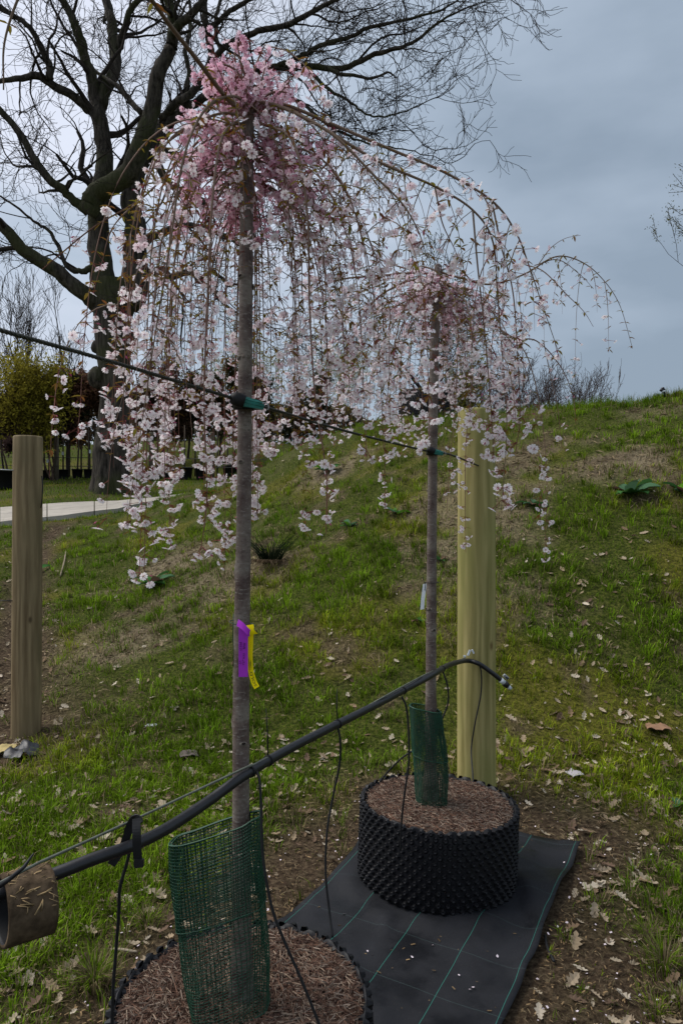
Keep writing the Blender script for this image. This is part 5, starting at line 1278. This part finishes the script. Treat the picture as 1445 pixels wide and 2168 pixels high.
OD = 20.0
ob = on_ground(244, OD)
oak = empty('oak_tree', ob, 'huge bare old oak with thick forking limbs beside the concrete path', 'tree')
oi = -ob
trunk_o = [(240, 1075, 120), (240, 1045, 92), (238, 1010, 80), (236, 960, 77), (240, 900, 66), (243, 850, 61), (243, 800, 62), (240, 740, 72), (238, 690, 74), (243, 650, 84), (246, 625, 92), (248, 600, 96)]
p_, r_o = limb_px(trunk_o, OD, OD); V, F = tube_geo(p_, r_o, 30); q = V.reshape(len(p_), 30, 3); an = np.linspace(0, 2 * math.pi, 30, endpoint=False)[None]
zc = p_[:, 2:3]; fl = np.clip((ob[2] + .9 - zc) / .9, 0, 1)
wob = 1 + .16 * (fbm(np.cos(an) * 1.6 + 4, np.sin(an) * 1.6 + zc * .9, 7) - .5) + .07 * (fbm(np.cos(an) * 7 + 4, np.sin(an) * 7 + zc * .35, 8) - .5) + fl * .22 * np.sin(an * 5 + 1)
q = p_[:, None] + (q - p_[:, None]) * wob[:, :, None]
mb = MB(); mb.add(q.reshape(-1, 3) + oi, F)
for (bx, by, br, dd) in ((206, 800, 20, -.18), (276, 720, 15, -.1), (222, 945, 13, -.42), (205, 735, 12, -.1)):     # burrs
    c = P(bx, by, OD + dd); rr = br / FPX * OD; th, ph = np.meshgrid(np.linspace(0, 2 * math.pi, 12, endpoint=False), np.linspace(-1.57, 1.57, 8)); w = 1 + .3 * (fbm(th + bx, ph * 2, 4) - .5)
    Vb = np.stack([np.cos(ph) * np.cos(th) * w, np.cos(ph) * np.sin(th) * w, np.sin(ph) * 1.2 * w], -1).reshape(-1, 3) * rr + c + oi
    Fb = [[i * 12 + j, i * 12 + (j + 1) % 12, (i + 1) * 12 + (j + 1) % 12, (i + 1) * 12 + j] for i in range(7) for j in range(12)]; mb.add(Vb, Fb)
mb.build('trunk', M['oak'], oak)
LIMBS = [
    ([(222, 650, 60), (213, 560, 48), (207, 460, 42), (214, 380, 38), (222, 310, 34), (212, 240, 32), (204, 205, 28)], 20, 20.2),
    ([(207, 225, 26), (190, 170, 24), (177, 110, 21), (165, 70, 19), (145, 30, 16), (122, -10, 14), (90, -90, 10), (50, -160, 5)], 20.2, 19),
    ([(213, 225, 28), (234, 165, 25), (241, 120, 23), (236, 60, 21), (222, 0, 18), (215, -90, 13), (190, -200, 6)], 20.2, 21.5),
    ([(240, 130, 20), (250, 100, 17), (264, 60, 14), (290, 15, 12), (310, -20, 10), (350, -110, 5)], 20.8, 20),
    ([(200, 240, 22), (150, 195, 18), (95, 166, 16), (40, 165, 12), (-10, 171, 9), (-80, 190, 4)], 20.2, 18.5),
    ([(106, 168, 16), (96, 110, 14), (62, 55, 11), (0, 12, 9), (-60, -30, 4)], 19.4, 18.6),
    ([(184, 452, 44), (205, 415, 44), (245, 385, 42), (286, 345, 40), (314, 262, 36), (330, 185, 32), (354, 112, 27), (368, 62, 24), (352, 0, 19), (340, -90, 12), (350, -180, 5)], 19.3, 18.2),
    ([(188, 448, 24), (150, 415, 18), (118, 392, 17), (76, 340, 16), (46, 292, 15), (0, 236, 13), (-60, 190, 8), (-120, 150, 4)], 19.3, 18.0),
    ([(276, 650, 62), (293, 570, 52), (286, 490, 44), (275, 430, 38), (288, 365, 32), (318, 312, 28), (348, 245, 24)], 20, 20.6),
    ([(214, 652, 40), (180, 622, 34), (130, 582, 31), (62, 530, 27), (0, 472, 23), (-80, 420, 14), (-150, 380, 6)], 20, 18.2),
    ([(345, 250, 20), (372, 232, 17), (402, 200, 16), (440, 135, 15), (441, 60, 14), (436, 0, 12), (445, -90, 6)], 20.5, 19.4),
    ([(362, 75, 20), (388, 45, 18), (412, 22, 16), (440, -20, 11), (480, -90, 5)], 18.3, 17.6),
    ([(325, 305, 22), (372, 245, 19), (425, 212, 17), (480, 185, 16), (545, 152, 14), (585, 140, 14), (650, 143, 13), (720, 141, 12), (790, 118, 10), (850, 102, 8), (905, 66, 6), (965, 30, 4), (1005, 10, 2.5)], 20.6, 18.6),
    ([(445, 130, 13), (500, 90, 12), (555, 66, 12), (625, 42, 11), (695, 10, 9), (760, -30, 6)], 19.9, 18.5),
    ([(590, 138, 11), (640, 118, 10), (690, 100, 9), (765, 66, 8), (850, 46, 6), (940, 15, 4), (1000, -15, 2.5)], 19.5, 18.2),
    ([(690, 142, 9), (725, 156, 8), (775, 165, 6), (825, 158, 4), (842, 160, 2.5)], 18.9, 18.6),
    ([(440, 60, 11), (500, 20, 10), (560, -20, 7), (620, -60, 4)], 19.7, 19),
    ([(300, 520, 22), (335, 495, 16), (374, 482, 13), (436, 485, 12), (478, 500, 10), (505, 516, 8), (540, 530, 4)], 20.1, 18.6),
    ([(318, 575, 20), (345, 572, 17), (362, 585, 15), (400, 575, 13), (424, 590, 11), (446, 612, 9), (478, 644, 7), (508, 660, 4)], 20.1, 18.8),
    ([(318, 318, 20), (365, 395, 15), (400, 405, 18), (437, 431, 16), (455, 428, 12), (505, 450, 8), (545, 468, 4)], 20.5, 19.0),
    ([(437, 431, 12), (468, 402, 9), (506, 381, 8), (560, 374, 7), (610, 360, 4)], 19.6, 18.6),
    ([(318, 312, 20), (380, 330, 15), (448, 368, 13), (505, 372, 12), (565, 374, 9), (610, 395, 6), (650, 430, 3)], 20.6, 20),
    ([(480, 185, 12), (560, 190, 10), (630, 215, 8), (700, 270, 6), (760, 300, 4), (830, 312, 3), (900, 330, 2)], 20, 18.8),
    ([(640, 145, 9), (690, 190, 7), (740, 215, 5), (790, 245, 4), (850, 235, 3), (905, 215, 2)], 19, 18.4),
    ([(425, 590, 8), (450, 575, 8), (470, 590, 7), (487, 605, 6), (500, 598, 4)], 19.4, 19.2),
    ([(300, 240, 13), (262, 195, 11), (225, 170, 9), (190, 140, 6)], 19.2, 20.5),
    ([(205, 560, 16), (170, 575, 12), (140, 560, 9), (100, 480, 7), (60, 455, 5), (0, 415, 4), (-40, 400, 2)], 19.9, 18.8),
    ([(372, 245, 13), (400, 170, 11), (390, 110, 9), (402, 50, 8), (395, -20, 5)], 20.6, 21.5),
    ([(455, 200, 10), (470, 120, 9), (450, 60, 8), (470, -10, 6)], 20.4, 21),
]
tree = Tree(4); lv = []
for pl, d0, d1 in LIMBS:
    p_, rr = limb_px(pl, d0, d1); jit = tree.r.normal(0, .05, p_.shape); jit = sum(np.roll(jit, k_, 0) for k_ in range(-2, 3)) / 3.2; jit[:2] = 0; p_ = p_ + jit; lv.append((p_, rr))
    mb = MB(); mb.tube(p_ + oi, rr * (1 + .10 * (vnoise(np.arange(len(rr)) * 1.7, np.zeros(len(rr)), 3) - .5)), 12); mb.build('limb', M['oak'], oak)
OSPEC = [(1.35, (1.0, 2.7), .42, 8, .24, .03, (.5, 1.25)), (2.1, (.5, 1.35), .52, 5, .27, .03, (.5, 1.2)), (3.3, (.25, .8), .6, 4, .26, .03, (.5, 1.2)), (2.9, (.14, .45), .8, 3, .25, .02, (.4, 1.1))]
for p_, rr in lv:
    q_, qr = (p_[len(p_) // 3:], rr[len(p_) // 3:]) if rr[0] > .25 else (p_, rr); tree.sprout(q_, qr, 0, OSPEC, .75)
mbs = {0: MB(), 1: MB()}
for q_, rr, lvv in tree.br:
    V, F = tube_geo(q_ + oi, np.maximum(rr, (.011, .0085, .0068, .0056)[lvv]), 6 if lvv == 0 else 3); mbs[0 if lvv == 0 else 1].add(V, F)
o = mbs[0].build('boughs', M['twig'], oak); o['kind'] = 'stuff'; o = mbs[1].build('twigs', M['twig'], oak); o['kind'] = 'stuff'
print('oak branches', len(tree.br))

# ------------------------------------------------------------------ background trees
def bg_tree(name, label, cat, base, H, W, seed, bark, twigcol, leaf=None, nleaf=0, lsize=.08, stems=1, clear=.25, spec=None, droop=0.0, group=None, ysq=.8):
    root = empty(name, base, label, cat, group); T_ = Tree(seed); r_ = T_.r; main = []
    if spec is None: spec = [(9 / H, (.28 * H, .5 * H), .5, 6, .12, .06, (.25, .8)), (14 / H, (.14 * H, .26 * H), .5, 4, .16, .06, (.3, .8)), (26 / H, (.06 * H, .13 * H), .6, 3, .18, .04, (.3, .9))]
    mb = MB()
    for k in range(stems):
        a = r_.uniform(0, 6.283); out = (.55 * W / H if stems > 1 else .04); d = np.array((math.cos(a) * out * r_.uniform(.4, 1.3), math.sin(a) * out * .7, 1.0)); L = H * (.72 if stems > 1 else .85) * r_.uniform(.85, 1.05)
        p_, rr = T_.shoot((r_.normal(0, .02 * H) * (stems > 1), r_.normal(0, .02 * H) * (stems > 1), -.1), d, L, (.030 if stems == 1 else .018) * H * .6, 9, .06, .02); rr = np.maximum(rr, .006)
        V, F = tube_geo(p_, rr, 8); mb.add(V, F, bark); cut = int(len(p_) * clear); T_.sprout(p_[cut:], rr[cut:], 0, spec, ysq)
    mb.build('trunk', M['attr_twig'], root); mb = MB(); tips = []
    for q_, rr, lvv in T_.br:
        q_ = q_.copy(); f = np.linspace(0, 1, len(q_))
        if droop: q_[:, 2] -= droop * f ** 2 * (.4 + lvv * .5)
        q_[:, 0] = np.clip(q_[:, 0], -W * .62, W * .62)
        V, F = tube_geo(q_, np.maximum(rr, .0028 * (1 + base[1] / 40) * (1.7 if name == 'bare_tree' else 1)), 4 if lvv == 0 else 3); mb.add(V, F, np.array(twigcol) * r_.uniform(.7, 1.25))
        if lvv >= 1: tips.append(q_[1:])
    if leaf is not None and nleaf:
        tp = np.concatenate(tips); i = r_.integers(0, len(tp), nleaf); pos = tp[i] + r_.normal(0, lsize * .9, (nleaf, 3)); col = np.array(leaf) * r_.uniform(.45, 1.35, (nleaf, 1))
        TV = np.array([(0, 0, 0), (.4, .22, .05), (1, 0, -.05), (.4, -.22, .05)]); TF = np.array([[0, 1, 2, 3]]); m = look_mats(r_.normal(0, 1, (nleaf, 3)), r_.uniform(0, 6.283, nleaf), r_.uniform(.6, 1.3, nleaf) * lsize)
        V, F, C = scatter(TV, TF, m, pos, col); mb.add(V, F, C)
    mb.build('crown', M['leaf'], root); return root

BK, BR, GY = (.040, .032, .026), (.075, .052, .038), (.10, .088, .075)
def at_px(px, d): return on_ground(px, d)
def hgt(px, d, ytop): return P(px, ytop, d)[2] - on_ground(px, d)[2]
W_ = lambda wpx, d: wpx / FPX * d
YG = (.27, .235, .035)
# container planting on the bank crest
d = 11.7; b = at_px(902, d); cp = empty('plant_pot', b, 'large black dimpled container holding a multi-stem tree on the bank crest', 'plant pot'); R, H = W_(57, d), hgt(902, d, 830)
k = 72; ang = np.arange(k) * 2 * math.pi / k; V = []; prof = [(R * .97, -.1), (R, .02), (R * 1.0, H * .5), (R * .99, H), (R * .96, H), (R * .95, H - .06), (0.01, H - .05)]
for (r, z) in prof: V.append(np.stack([r * np.cos(ang), r * np.sin(ang), 0 * ang + z], 1))
mb = MB(); mb.add(np.concatenate(V), [[j * k + a, j * k + (a + 1) % k, (j + 1) * k + (a + 1) % k, (j + 1) * k + a] for j in range(len(prof) - 1) for a in range(k)]); mb.build('wall', M['pot'], cp)
cv, cm = [], []
for i in range(12):
    for j in range(60):
        a = (j + (i % 2) * .5) * 2 * math.pi / 60; cv.append((R * math.cos(a), R * math.sin(a), .04 + i * (H - .07) / 11)); cm.append((math.cos(a), math.sin(a), .2))
V, F, C = scatter(CONE_V * 1.35, CONE_F, look_mats(np.array(cm), np.zeros(len(cm)), np.ones(len(cm))), np.array(cv)); o = link('cones', np_mesh('cones', V, F, M['pot']), cp); o['kind'] = 'stuff'
bg_tree('multistem_tree', 'dark spreading multi-stem tree with sparse yellow-green leaf growing from the crest container', 'tree', b + np.array((0, 0, H - .06)), hgt(902, d, 600) - H, W_(330, d), 12, (.016, .013, .011), (.020, .016, .013), (.16, .155, .030), 2200, .045, 9, .12,
        [(4.2, (.5, 1.25), .62, 6, .16, .05, (.5, 1.25)), (6.0, (.25, .65), .62, 4, .2, .05, (.4, 1.1)), (7.5, (.12, .32), .75, 3, .2, .03, (.4, 1.1))])
# nursery side
for k, (px, d, yt, w, st, lab_) in enumerate([(30, 23, 800, 150, 6, 'golden-green bushy shrub tree rising behind the weathered post'), (112, 24.5, 815, 100, 5, 'slimmer golden-green bushy tree between the weathered post and the oak')]):
    bg_tree('golden_shrub', lab_, 'tree', at_px(px, d), hgt(px, d, yt), W_(w, d), 30 + k, BR, (.10, .075, .03), YG, 8500, .12, st, .22, group='golden shrub trees by the nursery rows')
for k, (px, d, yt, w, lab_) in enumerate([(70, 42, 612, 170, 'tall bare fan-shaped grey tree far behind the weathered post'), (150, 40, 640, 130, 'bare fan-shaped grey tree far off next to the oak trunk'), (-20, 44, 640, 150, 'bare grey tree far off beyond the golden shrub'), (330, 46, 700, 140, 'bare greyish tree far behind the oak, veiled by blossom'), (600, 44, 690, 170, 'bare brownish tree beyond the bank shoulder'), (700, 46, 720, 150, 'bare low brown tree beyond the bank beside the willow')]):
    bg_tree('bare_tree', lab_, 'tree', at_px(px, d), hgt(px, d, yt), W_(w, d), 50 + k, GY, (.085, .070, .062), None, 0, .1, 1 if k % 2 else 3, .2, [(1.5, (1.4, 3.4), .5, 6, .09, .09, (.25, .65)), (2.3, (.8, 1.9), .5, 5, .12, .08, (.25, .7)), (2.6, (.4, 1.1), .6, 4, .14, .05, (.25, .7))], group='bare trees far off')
for k, (px, d, yt, w, c, lab_) in enumerate([(146, 25.5, 805, 62, (.050, .058, .030), 'dark evergreen nursery tree beside the golden shrub'), (188, 26, 820, 64, (.15, .080, .052), 'russet-brown leaved nursery tree against the oak trunk'), (8, 24, 868, 70, (.085, .055, .050), 'low purplish-brown shrub behind the black container'), (292, 27, 822, 70, (.085, .058, .040), 'dark brown nursery tree just past the oak trunk'), (345, 29, 800, 80, (.085, .055, .035), 'brown leaved nursery tree behind the hanging blossom'), (398, 30, 815, 76, (.035, .036, .020), 'dark green nursery conifer among the potted row'), (468, 29, 790, 84, (.070, .062, .030), 'olive-brown nursery tree near the tall trunk'), (560, 31, 800, 80, (.050, .052, .026), 'dull green nursery tree beyond the bank shoulder'), (640, 33, 812, 84, (.062, .055, .030), 'low olive nursery tree beyond the bank shoulder')]):
    b = at_px(px, d); bg_tree('nursery_tree', lab_, 'tree', b, hgt(px, d, yt), W_(w, d), 70 + k, BK, BR, c, 9000, .15, 1, .25, [(3.2, (.5, 1.05), .4, 4, .12, .02, (.6, 1.3)), (4.0, (.3, .6), .5, 3, .15, .02, (.4, 1.1))], group='nursery trees')
for k, (px, d, yt, w, lab_) in enumerate([(500, 36, 705, 150, 'pale yellow-green weeping willow behind the tall trunk'), (690, 37, 700, 170, 'pale yellow-green willow beyond the bank shoulder')]):
    bg_tree('willow_tree', lab_, 'tree', at_px(px, d), hgt(px, d, yt), W_(w, d), 90 + k, BR, (.17, .155, .05), (.30, .285, .06), 4200, .10, 2, .25, [(1.6, (1.2, 2.6), .5, 6, .1, .05, (.4, .9)), (3.0, (.8, 1.8), .5, 5, .1, -.10, (.4, 1.0)), (2.2, (.5, 1.2), .6, 4, .06, -.22, (.4, 1.0))], droop=.5, group='willow trees')
for k, (px, d, yt, w, lab_) in enumerate([(1095, 20, 775, 120, 'brown twiggy bare bush on the skyline behind the cherry tail'), (1160, 21, 785, 130, 'brown twiggy bare bush on the skyline, middle of three'), (1222, 21.5, 800, 100, 'lowest brown bare bush at the end of the skyline thicket'), (1010, 22, 770, 110, 'bare brown bush on the skyline beside the crest container')]):
    bg_tree('bare_bush', lab_, 'bush', at_px(px, d), hgt(px, d, yt), W_(w, d), 110 + k, BR, (.115, .075, .058), None, 0, .1, 9, .1, [(4.0, (.5, 1.1), .5, 5, .12, .06, (.3, .9)), (6, (.25, .6), .5, 4, .15, .05, (.3, .9)), (6, (.12, .3), .6, 3, .15, .04, (.3, .9))], group='bare bushes on the skyline')
bg_tree('leafy_bush', 'bright yellow-green leafy bush just behind the crest container', 'bush', at_px(985, 17), hgt(985, 17, 790), W_(70, 17), 120, BR, (.10, .08, .03), (.30, .29, .04), 1500, .07, 6, .1)
bg_tree('spring_tree', 'sparse twiggy tree with opening buds reaching in over the bank crest', 'tree', at_px(1545, 9.6), hgt(1545, 9.6, 380), W_(260, 9.6), 131, BK, (.06, .045, .03), (.12, .12, .035), 1600, .028, 2, .12, [(3.0, (.6, 1.0), .5, 6, .12, .05, (.6, 1.2)), (5, (.25, .55), .5, 4, .12, .05, (.4, .9)), (6, (.1, .25), .6, 3, .12, .04, (.3, .9))], ysq=.8)
# potted row: slim trunks in black pots
def small_pot(b, r, h, label, group):
    k = 20; ang = np.arange(k) * 2 * math.pi / k; prof = [(r * .8, 0), (r * .98, h * .93), (r * 1.06, h * .93), (r * 1.06, h), (r * .98, h), (r * .95, h * .9), (.01, h * .9)]
    mb = MB(); mb.add(np.concatenate([np.stack([q * np.cos(ang), q * np.sin(ang), 0 * ang + z], 1) for q, z in prof]), [[j * k + a, j * k + (a + 1) % k, (j + 1) * k + (a + 1) % k, (j + 1) * k + a] for j in range(len(prof) - 1) for a in range(k)])
    o = mb.build('plant_pot', M['pot']); o.location = tuple(b); return tag(o, label, 'plant pot', group)
ROW = [(96, 25), (134, 25), (164, 25.2), (189, 25.2), (333, 25.5), (357, 25), (391, 25), (425, 25), (483, 25), (496, 25.6)]
for k, (px, d) in enumerate(ROW):
    b = at_px(px, d); wpx = 11.5 if px != 391 else 17
    small_pot(b, W_(wpx, d), W_(20 if px < 300 else 26, d), 'black plastic nursery pot standing in the far row', 'black pots in the nursery row')
    mb = MB(); hh = hgt(px, d, 900); lean = .02 * ((k * 7) % 5 - 2); mb.tube([(0, 0, .2), (lean, 0, hh * .5), (lean * 1.6, 0, hh)], [.034, .030, .022], 6, (.085, .065, .048)); o = mb.build('sapling_stem', M['attr_twig']); o.location = tuple(b); tag(o, 'slim sapling stem growing from a pot in the nursery row', 'sapling', 'sapling stems in the nursery row')
for k, (px, wt_) in enumerate([(104, 4), (147, 5), (172, 4), (200, 4), (413, 4), (345, 4), (460, 4)]):
    b = at_px(px, 26); mb = MB(); mb.tube([(0, 0, 0), (.02, 0, hgt(px, 26, 890))], [W_(wt_ / 2, 26), W_(wt_ / 2.6, 26)], 6, (.075, .058, .044)); o = mb.build('sapling_stem', M['attr_twig']); o.location = tuple(b); tag(o, 'slim sapling stem growing from a pot in the nursery row', 'sapling', 'sapling stems in the nursery row')
for px, lab_ in ((120, 'grey fence post among the saplings near the golden shrub'), (320, 'grey fence post just past the oak trunk'), (449, 'brownish fence post near the far end of the potted row')):
    b = at_px(px, 24.6); mb = MB(); hh = hgt(px, 24.6, 915); mb.tube([(0, 0, -.1), (0, 0, hh * .97), (0, 0, hh)], [W_(5, 24.6), W_(5, 24.6), W_(4.4, 24.6)], 10, (.125, .105, .078)); o = mb.build('fence_post', M['attr_twig']); o.location = tuple(b); tag(o, lab_, 'post', 'fence posts of the nursery row')
for yy, lab_ in ((968, 'upper thin fence wire along the nursery row'), (986, 'lower thin fence wire along the nursery row')):
    pts = [P(x, yy + .01 * (x - 60), 24.5) for x in (-60, 60, 180, 320, 449, 560)]; thing_tube('fence_wire', lab_, 'wire', pts, .011, M['rope'], 30, 4)
small_pot(at_px(8, 21), W_(46, 21), W_(38, 21), 'wide black container on the grass behind the weathered post', None)
for px, yy, lab_ in ((101, 976, 'small white label on a sapling beside the weathered post'), (133, 960, 'small white label on a sapling in the middle of the nursery row'), (191, 956, 'small white label on a sapling next to the oak')):
    c = P(px, yy, 24.9); mb = MB(); mb.box((0, 0, 0), (W_(4, 24.9), .01, W_(7, 24.9))); o = mb.build('plant_label', M['white'], None, False); o.location = tuple(c); tag(o, lab_, 'label')

# hedge closing the view behind the nursery rows
hedge = empty('hedge', on_ground(300, 39), 'dark mixed hedge running along behind the nursery rows', 'hedge'); hb_ = np.array(hedge.location)
r_ = np.random.default_rng(77); n = 26000; u = r_.uniform(-.62, .06, n); d = 39 + r_.normal(0, .5, n); x = u * d
top = 1.7 + 1.5 * fbm(u * 22, u * 0 + 2, 5); hz = r_.random(n) ** .8 * top; pos = np.stack([x, d, height(x, d) + hz], 1) - hb_
pal = np.array([(.060, .060, .032), (.105, .075, .045), (.075, .085, .036), (.14, .105, .06)]); ci = np.clip((vnoise(u * 26, u * 0, 9) * 4).astype(int), 0, 3); col = pal[ci] * r_.uniform(.4, 1.5, (n, 1))
TV = np.array([(0, 0, 0), (.4, .25, .05), (1, 0, -.05), (.4, -.25, .05)]); TF = np.array([[0, 1, 2, 3]]); m = look_mats(r_.normal(0, 1, (n, 3)), r_.uniform(0, 6.283, n), r_.uniform(.15, .34, n))
V, F, C = scatter(TV, TF, m, pos, col); link('foliage', np_mesh('foliage', V, F, M['leaf'], C), hedge)
